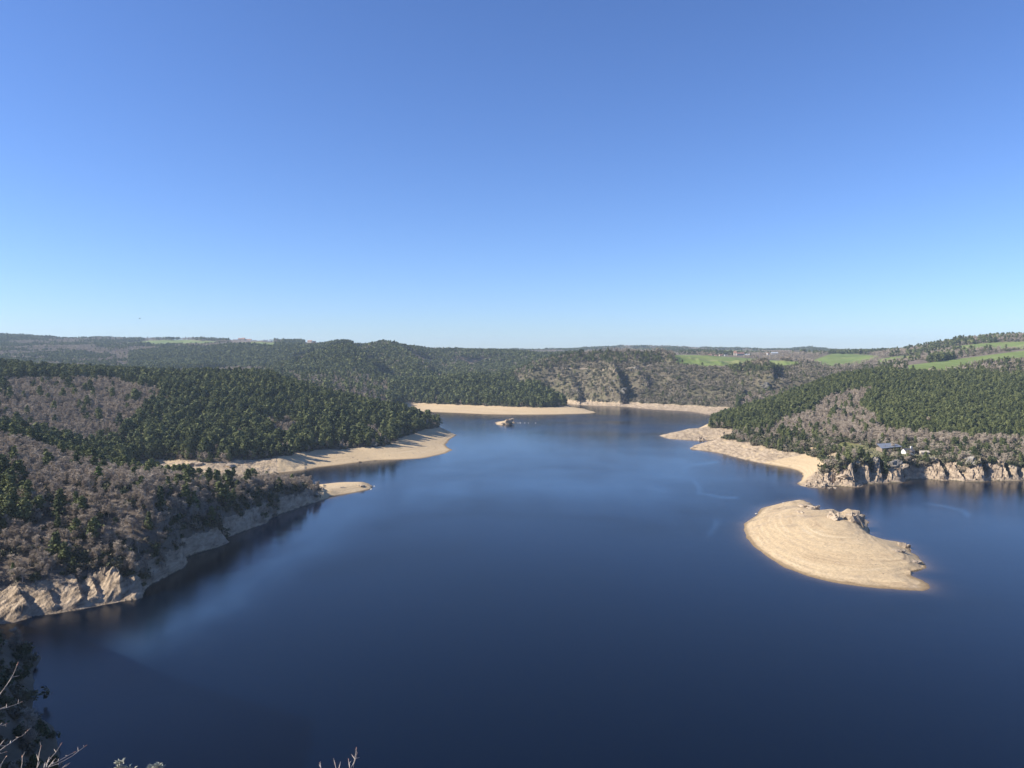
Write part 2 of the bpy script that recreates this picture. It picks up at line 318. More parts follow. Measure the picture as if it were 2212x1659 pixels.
lawn = inpoly([(1790,962),(1820,954),(1870,962),(1900,972),(1960,977),(2030,982),(2060,985),(2050,992),(1960,990),(1920,993),(1880,990),(1850,985),(1815,975)]) & right & (Y < 760)
meadow &= ~shorez
lawn &= ~shorez
def band(pts, wpx, a, b):
    m = np.zeros(X.shape, bool)
    for (x0, y0), (x1, y1) in zip(pts[:-1], pts[1:]):
        s = np.clip((XD - x0) / (x1 - x0 + 1e-9), 0, 1)
        m |= (XD >= min(x0, x1)) & (XD <= max(x0, x1)) & (np.abs(YP - (y0 + (y1 - y0) * s)) < wpx)
    return m & (Y > a) & (Y < b)
dirt = band([(1950,799),(1990,801.5),(2030,802.5),(2055,799),(2120,788),(2212,779),(2500,765)], 1.7, 1150, 1450)
dirt |= band([(2085,806),(2140,812),(2212,818)], 1.6, 1000, 1300)
dirt |= band([(1190,795),(1265,796),(1290,800),(1340,797),(1380,793),(1430,783)], 0.9, 1450, 1760)
dirt |= band([(1540,791),(1570,792),(1610,796)], 0.9, 1450, 1760)
dirt |= band([(2060,985),(2105,987),(2212,991),(2500,996)], 2.4, 590, 720)
heath = gor * (0.55 + 0.4 * sstep(-0.25, 0.25, n40 + n120 * 0.5)).astype(np.float32)
heath = np.maximum(heath, ((near & (Y > 318) & (base < 14)) | camhill) * 0.4)
heath = np.maximum(heath, (right & (Y < 760)) * 0.6)
heath = np.maximum(heath, ((Y > 1700) & (XD > 1100)) * 0.5)
heath = np.maximum(heath, inpoly([(2060,800),(2212,782),(2400,770),(2400,830),(2212,815),(2100,806)]) & (Y > 1000) & (Y < 1400))

heathr = inpoly([(2045,806),(2130,788),(2212,780),(2500,765),(2500,835),(2212,819),(2110,809)]) & (Y > 1040) & (Y < 1420)
face = False & inpoly([(752,772),(768,766),(790,776),(806,792),(812,804),(800,806),(775,796),(755,784)]) & (Y > 1650) & (Y < 2080)
rock = np.maximum(rock, face * 0.9); 
# what can be seen from the overlook (treetops allowed for)
elev = (Z - H) / Y
hor = np.maximum.accumulate(elev, axis=0)
vis = ((Z + 16 - H) / Y) >= hor

# ------------------------------------------------------------------ vegetation plan
pine = np.zeros(X.shape, np.float32); bare = np.zeros(X.shape, np.float32); shrub = np.zeros(X.shape, np.float32)
veg = land & ~face & ~shorez & ~meadow & ~lawn & ~dirt & (isl < -5)
# near bank
m = near & ~camhill
pinepatch = inpoly([(-300,1020),(60,1030),(85,1090),(60,1150),(-300,1180)]) | (inpoly([(60,1100),(130,1085),(215,1110),(230,1170),(190,1215),(60,1225)]) & (n15 > 0.22))
pinepatch |= inpoly([(380,1040),(560,1050),(690,1062),(650,1082),(560,1085),(420,1110),(330,1110)]) & (n15 > 0.22)
backside = m & (Y > 468) & (XD < 420)
pine = np.where(m, np.where(pinepatch | backside, 1 / 30., 1 / 520.), pine)
bare = np.where(m, np.where(pinepatch, 1 / 38., np.where(backside, 1 / 60., 1 / 14.)), bare)
shrub = np.where(m, 1 / 30., shrub)
shrub = np.where(near & (Y > 318) & (base < 15), 1 / 7., shrub)
pine = np.where(near & (base < 4), 0, pine)
m = camhill & (Z > 1) & (Y > 120) & (X < 0)
pine = np.where(m, 1 / 600., pine); bare = np.where(m, 1 / 400., bare); shrub = np.where(m, 1 / 22., shrub)
# left peninsula
brown = inpoly([(-900,835),(60,826),(150,822),(240,826),(300,836),(350,850),(345,872),(315,892),(295,917),(268,947),(245,972),(190,975),(100,960),(-900,905)]) | (n40 + 0.6 * n15 > 0.50)
brown |= inpoly([(560,915),(610,905),(640,925),(630,950),(590,945)]) | inpoly([(790,935),(820,930),(835,948),(820,960),(790,955)])
pine = np.where(mid, np.where(brown, 1 / 500., 1 / 30.), pine)
bare = np.where(mid, np.where(brown, 1 / 20., 1 / 150.), bare)
shrub = np.where(mid & (base < 11), 1 / 30., np.where(mid, 0, shrub))
# far spit wood
m = fspit
pine = np.where(m, 1 / 26., pine); bare = np.where(m, 1 / 400., bare); shrub = np.where(m & (base < 10), 1 / 20., shrub)
m = (Y > 1240) & (Y < 1650) & (XD > 560) & (XD <= 880) & ~fspit & ~mid
bare = np.where(m, 1 / 30., bare); pine = np.where(m, 1 / 150., pine)
# gorge side
m = gor
crest = inpoly([(1100,815),(1150,794),(1200,778),(1300,763),(1400,764),(1462,778),(1440,784),(1380,787),(1320,786),(1230,783),(1160,805),(1120,825)])
hilltop_wood = inpoly([(1570,796),(1600,793),(1650,791),(1690,795),(1680,802),(1630,804),(1580,803)])
pine = np.where(m, np.where(crest, 1 / 85., np.where(hilltop_wood, 1 / 18., 1 / 900.)), pine)
bare = np.where(m, np.where(n40 < 0.0, 1 / 34., 1 / 110.), bare)
shrub = np.where(m, 1 / 48., shrub)
# right side
brownr = inpoly([(1885,842),(1870,865),(1857,885),(1890,905),(1900,928),(1925,940),(2100,950),(2500,968),(2500,985),(1900,985),(1663,925),(1690,912),(1757,895),(1782,865),(1837,850)])
lowr = inpoly([(1480,930),(1600,937),(1680,930),(1760,940),(1830,952),(1900,955),(2060,960),(2500,966),(2500,1020),(1480,1020)])
m = right
pine = np.where(m, np.where(lowr, 1 / 190., np.where(brownr, 1 / 300., 1 / 16.)), pine)
pine = np.where(heathr, 1 / 900., pine)
bare = np.where(m, np.where(lowr, np.where(XD > 1800, 1 / 60., np.where(Y > 770, 1 / 60., 1 / 200.)), np.where(brownr, 1 / 13., 1 / 300.)), bare)
shrub = np.where(m & lowr, 1 / 10., np.where(m & (Z < 12), 1 / 22., np.where(m, 0, shrub)))
m = right & (Y > 1160) & (XD > 1940)
pine = np.where(m, 1 / 900., pine); bare = np.where(m, 1 / 160., bare); shrub = np.where(m, 1 / 60., shrub)
m = (XD > 1560) & (XD < 1960) & (Y > 1150) & (Y < 1700) & ~gor & ~(right & (Y < 1200))
bare = np.where(m, 1 / 45., bare); pine = np.where(m, 1 / 300., pine); shrub = np.where(m, 1 / 80., shrub)
# the distance
far = (Y > 1640) & ~gor & ~fspit
lh = far & (XD < 1260) & (Y < 3000)
spur = lh & (Y < 2080) & (XD > 590) & (XD < 850)
plantation = lh & (XD > 280) & (XD < 740) & (Y > 1830) & (Y < 2620) & ~spur
cone = lh & (XD >= 600) & ~spur & ~plantation & (Y > 1640)
fl = far & (XD < 1130) & ~spur & ~plantation & ~cone
pine = np.where(spur, np.where(n40 > 0.25, 1 / 200., 1 / 34.), pine); bare = np.where(spur, np.where(n40 > 0.25, 1 / 40., 1 / 300.), bare)
pine = np.where(plantation, 1 / 34., pine); bare = np.where(plantation, 1 / 900., bare)
cmix = n40 + n120 * 0.8
pine = np.where(cone, np.where(cmix > 0.12, 1 / 200., 1 / 38.), pine); bare = np.where(cone, np.where(cmix > 0.12, 1 / 50., 1 / 160.), bare)
fmix = fbm(X / 260 + 5, Y / 160, 4)
pine = np.where(fl, np.where(fmix > 0.08, 1 / 90., 1 / 2500.), pine); bare = np.where(fl, np.where(fmix > 0.08, 1 / 900., 1 / 75.), bare)
ptop = fl & (Y > 3300) & (XD < 85)
pine = np.where(ptop, 1 / 70., pine)
fr = far & (XD >= 1130) & ~lh
rh = fr & (XD > 1920) & (Y < 2500)
pm = fbm(X / 330 + 9, Y / 420, 3)
pine = np.where(fr, np.where(pm > 0.22, 1 / 120., 0), pine); bare = np.where(fr, np.where(pm < 0.12, 1 / 330., 1 / 900.), bare)
sky5 = fr & (Y > 4300)
pine = np.where(sky5, np.where(pm > -0.05, 1 / 200., 0), pine); bare = np.where(sky5, 1 / 260., bare)
pine = np.where(rh, np.where((n120 > 0.3) | inpoly([(1940,775),(2018,748),(2085,737),(2150,730),(2150,742),(2085,750),(2018,762),(1960,778)]), 1 / 110., 1 / 1500.), pine)
bare = np.where(rh, 1 / 120., bare); shrub = np.where(rh, 1 / 110., shrub)
m = fr & (XD > 1790) & (XD < 1925) & (Y > 2450) & (Y < 2750)
pine = np.where(m, 1 / 80., pine)
hedge = inpoly([(2000,782),(2020,776),(2060,772),(2062,785),(2010,788)]) & (Y > 1400) & (Y < 1700)
pine = np.where(hedge, 1 / 45., pine)

clump = np.clip(1.0 + 1.5 * n15 + 0.9 * n40, 0.25, 1.9)
pine = np.where(mid | fspit | spur | cone | right | plantation, pine * clump, pine)
bare = np.where((mid | cone) & (clump < 0.75), np.maximum(bare, 1 / 45.), bare)
dT = np.gradient(T)[None, :]; dV = np.gradient(YR)[:, None]
area = (Y * dT) * dV
ok = veg | (near & (Y > 318) & shorez & ~spitn & (n15 > 0.18)) | (right & shorez & (XD > 1735) & (base > 7.5) & (n15 > 0.05))
ok &= ~((Y > 2560) & (Y < 4200) & (((XD > 500) & (XD < 592)) | ((XD > 658) & (XD < 718))))
for hx, ha, hb in ((505,2950,4100),(520,2950,4100),(537,2950,4100),(550,2950,4100),(575,2950,4100),(669,2850,3400),(680,2850,3400),(692,2850,3400),(707,2850,3400),(1495,2350,2640),(1533,2350,2640),(1546,2350,2640),(1557,2350,2640),(1568,2350,2640),(1588,2300,2540),(1598,2300,2540),(1614,2300,2540),(1658,2300,2540),(1673,2300,2540)):
    ok &= ~((np.abs(XD - hx) < 11) & (Y > ha) & (Y < hb))
ok &= vis & (np.abs(TT) < 0.70) & (Y > 120) & (Y < 5300)
def scatter(dens_, kind):
    p = np.clip(dens_ * area, 0, 0.9) * ok
    idx = np.argwhere(RNG.random(p.shape) < p)
    r, c = idx[:, 0], idx[:, 1]
    jx = RNG.uniform(-.5, .5, len(r)) * (Y[r, c] * dT[0, c]); jy = RNG.uniform(-.5, .5, len(r)) * dV[r, 0]
    x = X[r, c] + jx; y = Y[r, c] + jy
    return dict(x=x, y=y, z=Z[r, c], r=r, c=c, kind=kind)
def ground(x, y):
    t = x / y
    ci = np.clip(np.searchsorted(T, t) - 1, 0, NT - 2); ri = np.clip(np.searchsorted(YR, y) - 1, 0, NY - 2)
    a = (t - T[ci]) / (T[ci + 1] - T[ci]); b = (y - YR[ri]) / (YR[ri + 1] - YR[ri])
    return float((Z[ri, ci] * (1 - a) + Z[ri, ci + 1] * a) * (1 - b) + (Z[ri + 1, ci] * (1 - a) + Z[ri + 1, ci + 1] * a) * b)
def hit(xd, yd, ymin=0, ymax=1e9):   # first ground met along a bearing and depression
    ci = int(np.argmin(np.abs(T - (xd - CX) / F)))
    m = (YP[:, ci] <= yd) & (YR > ymin) & (YR < ymax)
    if not m.any(): ri = int(np.searchsorted(YR, min(ymax, 5000)))
    else: ri = int(np.argmax(m))
    yy = float(YR[ri]); x = wx(xd, yy)
    return x, yy, ground(x, yy)

# ------------------------------------------------------------------ materials
def newmat(name):
    m = D.materials.new(name); m.use_nodes = True
    n = m.node_tree; b = n.nodes['Principled BSDF']
    return m, n, b
def nd(n, t, **k):
    x = n.nodes.new(t)
    for a, v in k.items():
        if a in ('operation', 'blend_type', 'data_type', 'attribute_name', 'noise_dimensions', 'feature', 'musgrave_type', 'wave_type', 'bands_direction', 'interpolation_type', 'clamp'):
            setattr(x, a, v)
        else: x.inputs[a].default_value = v
    return x
def lk(n, a, b): n.links.new(a, b)
def mixc(n, fac, a, b, bt='MIX'):
    x = n.nodes.new('ShaderNodeMix'); x.data_type = 'RGBA'; x.blend_type = bt
    for s, v in ((x.inputs[0], fac), (x.inputs[6], a), (x.inputs[7], b)):
        if hasattr(v, 'is_linked'): lk(n, v, s)
        else: s.default_value = (*v, 1) if isinstance(v, tuple) else v
    return x.outputs[2]
def ramp(n, fac, stops):
    r = n.nodes.new('ShaderNodeValToRGB'); e = r.color_ramp.elements
    while len(e) < len(stops): e.new(0.5)
    for i, (p, c) in enumerate(stops):
        e[i].position = p; e[i].color = (*c, 1) if len(c) == 3 else c
    lk(n, fac, r.inputs[0]); return r.outputs[0]
def noise(n, vec, scale, detail=4, rough=0.55, dist=0.0):
    x = nd(n, 'ShaderNodeTexNoise', Scale=scale, Detail=detail, Roughness=rough, Distortion=dist)
    lk(n, vec, x.inputs['Vector']); return x.outputs['Fac']
def mapping(n, vec, scale=(1,1,1), rot=(0,0,0)):
    x = nd(n, 'ShaderNodeMapping'); x.inputs['Scale'].default_value = scale; x.inputs['Rotation'].default_value = rot
    lk(n, vec, x.inputs['Vector']); return x.outputs[0]
def math_(n, op, a, b=0.0):
    x = n.nodes.new('ShaderNodeMath'); x.operation = op
    for s, v in ((x.inputs[0], a), (x.inputs[1], b)):
        if hasattr(v, 'is_linked'): lk(n, v, s)
        else: s.default_value = v
    return x.outputs[0]

def ground_material():
    m, n, b = newmat('ground_cover'); b.inputs['Roughness'].default_value = 0.92
    b.inputs['Specular IOR Level'].default_value = 0.15
    geo = n.nodes.new('ShaderNodeNewGeometry'); pos = geo.outputs['Position']
    a1 = nd(n, 'ShaderNodeAttribute', attribute_name='cover'); s1 = n.nodes.new('ShaderNodeSeparateColor'); lk(n, a1.outputs['Color'], s1.inputs[0])
    a2 = nd(n, 'ShaderNodeAttribute', attribute_name='cover_b'); s2 = n.nodes.new('ShaderNodeSeparateColor'); lk(n, a2.outputs['Color'], s2.inputs[0])
    sandm, rockm, meadm = s1.outputs[0], s1.outputs[1], s1.outputs[2]
    heathm, dirtm, lawnm = s2.outputs[0], s2.outputs[1], s2.outputs[2]
    nb_ = noise(n, pos, 0.05, 6); nf = noise(n, pos, 0.6, 5); nm = noise(n, pos, 0.16, 5)
    litter = ramp(n, nm, [(0.3, (0.085, 0.066, 0.050)), (0.5, (0.140, 0.110, 0.084)), (0.7, (0.195, 0.155, 0.118))])
    heathc = ramp(n, nm, [(0.3, (0.075, 0.074, 0.036)), (0.5, (0.112, 0.106, 0.055)), (0.72, (0.150, 0.135, 0.080))])
    heathc = mixc(n, math_(n, 'MULTIPLY', nb_, 0.5), heathc, (0.105, 0.078, 0.062))
    nlow = noise(n, mapping(n, pos, (0.004, 0.012, 0.01)), 1.0, 3)
    meadc = ramp(n, nlow, [(0.3, (0.135, 0.165, 0.050)), (0.5, (0.135, 0.190, 0.050)), (0.7, (0.215, 0.225, 0.095))])
    meadc = mixc(n, math_(n, 'MULTIPLY', nf, 0.35), meadc, (0.16, 0.16, 0.06))
    lawnc = ramp(n, nm, [(0.3, (0.10, 0.105, 0.035)), (0.6, (0.165, 0.16, 0.06)), (0.8, (0.21, 0.18, 0.09))])
    # bare sand with old water lines
    sx = n.nodes.new('ShaderNodeSeparateXYZ'); lk(n, pos, sx.inputs[0])
    zz = math_(n, 'ADD', sx.outputs[2], math_(n, 'MULTIPLY', noise(n, pos, 0.02, 3), 1.6))
    cz = n.nodes.new('ShaderNodeCombineXYZ'); lk(n, zz, cz.inputs[2]); lk(n, math_(n, 'MULTIPLY', sx.outputs[0], 0.006), cz.inputs[0]); lk(n, math_(n, 'MULTIPLY', sx.outputs[1], 0.006), cz.inputs[1])
    lines = noise(n, cz.outputs[0], 2.6, 4, 0.62)
    sandc = ramp(n, lines, [(0.36, (0.300, 0.215, 0.13)), (0.44, (0.465, 0.352, 0.212)), (0.54, (0.505, 0.392, 0.238)), (0.64, (0.60, 0.490, 0.325))])
    brk = ramp(n, noise(n, pos, 0.035, 5, 0.65), [(0.38, (0.15, 0.15, 0.15)), (0.62, (0.7, 0.7, 0.7))])
    sandc = mixc(n, brk, (0.475, 0.365, 0.225), sandc)
    sandc = mixc(n, math_(n, 'MULTIPLY', nm, 0.45), sandc, (0.52, 0.375, 0.215))
    peb = ramp(n, noise(n, pos, 0.9, 6, 0.7), [(0.36, (0.52, 0.51, 0.50)), (0.5, (0.95, 0.95, 0.95)), (0.64, (1.22, 1.20, 1.16))])
    sandc = mixc(n, 0.55, sandc, peb, 'MULTIPLY')
    wet = ramp(n, sx.outputs[2], [(0.0, (0.42, 0.39, 0.36)), (0.30, (0.62, 0.60, 0.57)), (0.38, (0.95, 0.95, 0.95)), (1.0, (1, 1, 1))])
    sandc = mixc(n, 1.0, sandc, wet, 'MULTIPLY')
    rp = mapping(n, pos, (0.30, 0.10, 0.42), (0.35, 0.25, 0.5))
    rockc = ramp(n, noise(n, rp, 1.0, 7, 0.68, 0.4), [(0.32, (0.075, 0.057, 0.042)), (0.44, (0.255, 0.196, 0.138)), (0.57, (0.385, 0.300, 0.212)), (0.75, (0.50, 0.41, 0.305))])
    c = mixc(n, heathm, litter, heathc)
    c = mixc(n, meadm, c, meadc); c = mixc(n, lawnm, c, lawnc)
    c = mixc(n, dirtm, c, (0.27, 0.215, 0.16))
    bare_ = mixc(n, rockm, sandc, rockc)
    greyrock = mixc(n, 0.75, rockc, (0.13, 0.12, 0.105))
    c = mixc(n, math_(n, 'MULTIPLY', rockm, 0.45), c, greyrock)
    edge = math_(n, 'ADD', sandm, math_(n, 'MULTIPLY', math_(n, 'SUBTRACT', nf, 0.5), 0.8))
    eg = n.nodes.new('ShaderNodeMapRange'); eg.inputs[1].default_value = 0.35; eg.inputs[2].default_value = 0.6; lk(n, edge, eg.inputs[0])
    c = mixc(n, eg.outputs[0], c, bare_)
    lk(n, c, b.inputs['Base Color'])
    bp = n.nodes.new('ShaderNodeBump'); bp.inputs['Distance'].default_value = 0.8
    st = math_(n, 'ADD', math_(n, 'MULTIPLY', rockm, 0.7), 0.18); lk(n, st, bp.inputs['Strength'])
    hgt = math_(n, 'ADD', noise(n, rp, 2.2, 6, 0.7), math_(n, 'MULTIPLY', nf, 0.6)); lk(n, hgt, bp.inputs['Height'])
    lk(n, bp.outputs[0], b.inputs['Normal'])
    return m
M_GROUND = ground_material()

def water_material():
    m, n, b = newmat('lake_water')
    geo = n.nodes.new('ShaderNodeNewGeometry'); pos = geo.outputs['Position']
    a = nd(n, 'ShaderNodeAttribute', attribute_name='shallow')
    c = mixc(n, a.outputs['Fac'], (0.0002, 0.0022, 0.008), (0.12, 0.082, 0.045))
    fa = nd(n, 'ShaderNodeAttribute', attribute_name='painted_sheen'); c = mixc(n, fa.outputs['Fac'], c, (0.016, 0.036, 0.068))  # paler sky sheen of the wind lanes painted into the base colour
    lk(n, c, b.inputs['Base Color']); b.inputs['IOR'].default_value = 1.30; b.inputs['Specular Tint'].default_value = (0.74, 0.92, 1.0, 1)
    # wind lanes: calmer and rougher water
    w1 = noise(n, mapping(n, pos, (0.0028, 0.0075, 1), (0, 0, 0.5)), 1.0, 2, 0.5, 0.9)
    w2 = noise(n, mapping(n, pos, (0.012, 0.004, 1), (0, 0, -0.5)), 1.0, 2, 0.5, 1.4)
    lanes = math_(n, 'ADD', math_(n, 'MULTIPLY', w1, 0.65), math_(n, 'MULTIPLY', w2, 0.35))
    r = n.nodes.new('ShaderNodeMapRange'); r.inputs[1].default_value = 0.25; r.inputs[2].default_value = 0.75; r.inputs[3].default_value = 0.26; r.inputs[4].default_value = 0.05
    al = nd(n, 'ShaderNodeAttribute', attribute_name='lane'); lanes = math_(n, 'ADD', lanes, math_(n, 'MULTIPLY', al.outputs['Fac'], 0.2))
    lk(n, lanes, r.inputs[0]); lk(n, r.outputs[0], b.inputs['Roughness'])
    bp = n.nodes.new('ShaderNodeBump'); bp.inputs['Distance'].default_value = 0.25
    rip = math_(n, 'ADD', noise(n, mapping(n, pos, (1.2, 2.6, 1), (0, 0, 0.4)), 1.0, 4, 0.6), math_(n, 'MULTIPLY', noise(n, mapping(n, pos, (0.08, 0.17, 1), (0, 0, 0.5)), 1.0, 3), 1.2))
    lk(n, rip, bp.inputs['Height']); bp.inputs['Strength'].default_value = 0.11
    lk(n, bp.outputs[0], b.inputs['Normal'])
    return m
M_WATER = water_material()

def plain(name, stops, scale=1.0, rough=0.85, rnd=0.0, obj=True, bump=0.0, trans=0.0):
    m, n, b = newmat(name); b.inputs['Roughness'].default_value = rough; b.inputs['Specular IOR Level'].default_value = 0.2
    tc = n.nodes.new('ShaderNodeTexCoord'); f = noise(n, tc.outputs['Object'], scale, 4)
    oi = n.nodes.new('ShaderNodeObjectInfo')
    if rnd: f = math_(n, 'ADD', f, math_(n, 'MULTIPLY', math_(n, 'SUBTRACT', oi.outputs['Random'], 0.5), rnd))
    c = ramp(n, f, stops)
    lk(n, c, b.inputs['Base Color'])
    if bump:
        bp = n.nodes.new('ShaderNodeBump'); bp.inputs['Strength'].default_value = bump; bp.inputs['Distance'].default_value = 0.3
        lk(n, noise(n, tc.outputs['Object'], scale * 4, 6, 0.7), bp.inputs['Height']); lk(n, bp.outputs[0], b.inputs['Normal'])
    if trans:
        t = n.nodes.new('ShaderNodeBsdfTranslucent'); lk(n, c, t.inputs[0]); mx = n.nodes.new('ShaderNodeMixShader'); mx.inputs[0].default_value = trans
        out = n.nodes['Material Output']; lk(n, b.outputs[0], mx.inputs[1]); lk(n, t.outputs[0], mx.inputs[2]); lk(n, mx.outputs[0], out.inputs[0])
    return m
M_PINE = plain('pine_needles', [(0.20, (0.060, 0.076, 0.032)), (0.5, (0.116, 0.134, 0.050)), (0.8, (0.175, 0.190, 0.075))], 0.5, rnd=0.6, trans=0.14)
M_BRIGHT = plain('young_pine_needles', [(0.2, (0.06, 0.10, 0.025)), (0.8, (0.14, 0.20, 0.05))], 0.5, trans=0.15)
M_BARK = plain('pine_bark', [(0.3, (0.07, 0.05, 0.04)), (0.7, (0.15, 0.10, 0.075))], 2.0)
M_TWIG = plain('bare_twigs', [(0.2, (0.30, 0.246, 0.196)), (0.5, (0.42, 0.345, 0.262)), (0.8, (0.52, 0.44, 0.345))], 0.4, rnd=0.5)
M_LIMB = plain('bare_limbs', [(0.3, (0.14, 0.12, 0.10)), (0.7, (0.26, 0.23, 0.20))], 1.0, rnd=0.3)
M_BIRCH = plain('pale_birch_bark', [(0.3, (0.32, 0.29, 0.26)), (0.7, (0.52, 0.48, 0.44))], 1.0)
M_SHRUB = plain('shrub_leaves', [(0.15, (0.052, 0.066, 0.028)), (0.45, (0.095, 0.098, 0.048)), (0.8, (0.165, 0.140, 0.098))], 0.6, rnd=0.9)
M_PALE = plain('pale_shrub_leaves', [(0.2, (0.22, 0.20, 0.15)), (0.8, (0.36, 0.33, 0.26))], 0.8)
M_ROCK = plain('pale_rock', [(0.30, (0.13, 0.10, 0.072)), (0.43, (0.31, 0.245, 0.178)), (0.58, (0.43, 0.345, 0.25)), (0.8, (0.54, 0.455, 0.35))], 0.35, bump=0.8)
M_WHITE = plain('bleached_stone', [(0.3, (0.55, 0.52, 0.47)), (0.7, (0.72, 0.69, 0.63))], 0.6, bump=0.4)
M_DARKR = plain('dark_rock', [(0.3, (0.028, 0.020, 0.016)), (0.7, (0.07, 0.05, 0.04))], 0.9, bump=0.5)
M_GREYR = plain('grey_crag', [(0.3, (0.055, 0.05, 0.042)), (0.5, (0.15, 0.138, 0.115)), (0.75, (0.25, 0.23, 0.19))], 0.15, bump=0.8)
M_TOPR = plain('weathered_grey_rock', [(0.3, (0.12, 0.105, 0.088)), (0.5, (0.26, 0.235, 0.20)), (0.75, (0.40, 0.36, 0.30))], 0.4, bump=0.9)
M_DRY = plain('dry_twig_bark', [(0.3, (0.26, 0.20, 0.16)), (0.7, (0.50, 0.43, 0.36))], 20.0)
M_LEAF = plain('felted_leaves', [(0.3, (0.28, 0.28, 0.20)), (0.7, (0.52, 0.51, 0.42))], 30.0)
M_BUD = plain('reddish_buds', [(0.3, (0.20, 0.08, 0.05)), (0.7, (0.36, 0.22, 0.16))], 30.0)
M_BIRD = plain('dark_feathers', [(0.3, (0.05, 0.05, 0.06)), (0.7, (0.10, 0.10, 0.11))], 4.0)
def flat(name, c, rough=0.8): return plain(name, [(0.3, tuple(v * 0.85 for v in c)), (0.7, c)], 0.8, rough)
M_WALLW = flat('white_render', (0.64, 0.61, 0.56)); M_WALLB = flat('beige_render', (0.50, 0.43, 0.34)); M_WALLG = flat('grey_stone_wall', (0.36, 0.34, 0.32))
M_ROOFO = flat('orange_roof_tiles', (0.33, 0.185, 0.13)); M_ROOFG = flat('slate_roof', (0.17, 0.19, 0.23), 0.5); M_ROOFD = flat('dark_roof', (0.075, 0.075, 0.085), 0.6)
M_EAVESHADE = flat('eave_shaded_wall', (0.24, 0.19, 0.14)); M_GLASS = flat('dark_window_glass', (0.03, 0.035, 0.045), 0.2); M_DOOR = flat('brown_door', (0.14, 0.085, 0.05))  # lodge wall: shade under the eave painted in as dark brown
M_SHEET = flat('pale_sheet_roof', (0.36, 0.39, 0.42), 0.6)

# ------------------------------------------------------------------ object helpers
def mesh_obj(name, verts, faces, mats, parent=None, smooth=False, midx=None, link=True):
    me = D.meshes.new(name); me.from_pydata([tuple(v) for v in verts], [], [tuple(f) for f in faces])
    for m in (mats if isinstance(mats, (list, tuple)) else [mats]): me.materials.append(m)
    if midx is not None: me.polygons.foreach_set('material_index', np.array(midx, np.int32))
    if smooth: me.polygons.foreach_set('use_smooth', np.ones(len(me.polygons), bool))
    me.update()
    o = D.objects.new(name, me)
    if link: COL.objects.link(o)
    if parent: o.parent = parent
    return o
def tag(o, label=None, cat=None, group=None, kind=None):
    for k, v in (('label', label), ('category', cat), ('group', group), ('kind', kind)):
        if v: o[k] = v
    return o
def empty(name, loc, label, cat, group=None, rz=0.0):
    o = D.objects.new(name, None); COL.objects.link(o); o.location = loc; o.rotation_euler = (0, 0, rz)
    o.empty_display_size = 0.5
    return tag(o, label, cat, group)
def big_mesh(name, V, Fq, mat, attrs=(), smooth=True):
    me = D.meshes.new(name); nv, nf = len(V), len(Fq)
    me.vertices.add(nv); me.vertices.foreach_set('co', V.astype(np.float32).ravel())
    me.loops.add(nf * 4); me.loops.foreach_set('vertex_index', Fq.astype(np.int32).ravel())
    me.polygons.add(nf); me.polygons.foreach_set('loop_start', np.arange(nf, dtype=np.int32) * 4)
    me.update(calc_edges=True); me.polygons.foreach_set('use_smooth', np.full(nf, smooth))
    me.materials.append(mat)
    for an, data in attrs:
        if data.ndim == 1:
            a = me.attributes.new(an, 'FLOAT', 'POINT'); a.data.foreach_set('value', data.astype(np.float32))
        else:
            a = me.attributes.new(an, 'FLOAT_COLOR', 'POINT'); a.data.foreach_set('color', data.astype(np.float32).ravel())
    me.update()
    o = D.objects.new(name, me); COL.objects.link(o); return o

# ------------------------------------------------------------------ terrain, beaches, island, water
cov = np.stack([sand, rock, meadow.astype(np.float32), np.ones_like(sand)], -1)
covb = np.stack([heath, dirt.astype(np.float32), lawn.astype(np.float32), np.ones_like(sand)], -1)
VID = np.arange(NY * NT).reshape(NY, NT)
Q = np.stack([VID[:-1, :-1], VID[:-1, 1:], VID[1:, 1:], VID[1:, :-1]], -1)
zmax = np.maximum.reduce([Z[:-1, :-1], Z[:-1, 1:], Z[1:, 1:], Z[1:, :-1]])
useq = (zmax > -6) & ~((YR[:-1, None] < 120) & (np.abs(T[None, :-1]) > 2.2))
islq = np.maximum.reduce([isl[:-1, :-1], isl[1:, 1:]]) > -14
isletq = islq & (X[:-1, :-1] < 100)
shq = shorez[:-1, :-1] & shorez[1:, 1:] & ~islq
mdq = meadow[:-1, :-1] & meadow[1:, 1:]
laq = lawn[:-1, :-1] & lawn[1:, 1:]
diq = dirt[:-1, :-1] & ~shq
ALLV = np.stack([X.ravel(), Y.ravel(), Z.ravel()], -1)
def part_mesh(name, mask, desc):
    f = Q[mask & useq].reshape(-1, 4)
    u, inv = np.unique(f, return_inverse=True)
    o = big_mesh(name, ALLV[u], inv.reshape(-1, 4), M_GROUND, (('cover', cov.reshape(-1, 4)[u]), ('cover_b', covb.reshape(-1, 4)[u])))
    o.data.polygons.foreach_set('use_smooth', cov.reshape(-1, 4)[f[:, 0], 1] < 0.5)
    return tag(o, desc[0], desc[1], kind='structure')
rest = ~islq & ~shq & ~mdq & ~laq & ~diq
part_mesh('terrain', rest, ('wooded hills and slopes rising around the lake', 'hills'))
part_mesh('shore', shq, ('bare pale sand and rock strip around the lake below the vegetation', 'shore'))
part_mesh('island', islq & ~isletq, ('pale sandy island in the lake at the right', 'island'))
part_mesh('rock_islet', isletq, ('small pale rock islet before the far sandy spit', 'islet'))
part_mesh('meadow', mdq, ('bright green fields on the plateau beyond the gorge', 'field'))
part_mesh('lawn', laq & ~mdq & ~diq, ('dull green lawn around the low house above the right cliffs', 'lawn'))
part_mesh('path', diq & ~mdq, ('pale dirt tracks and footpaths across the hillsides', 'path'))
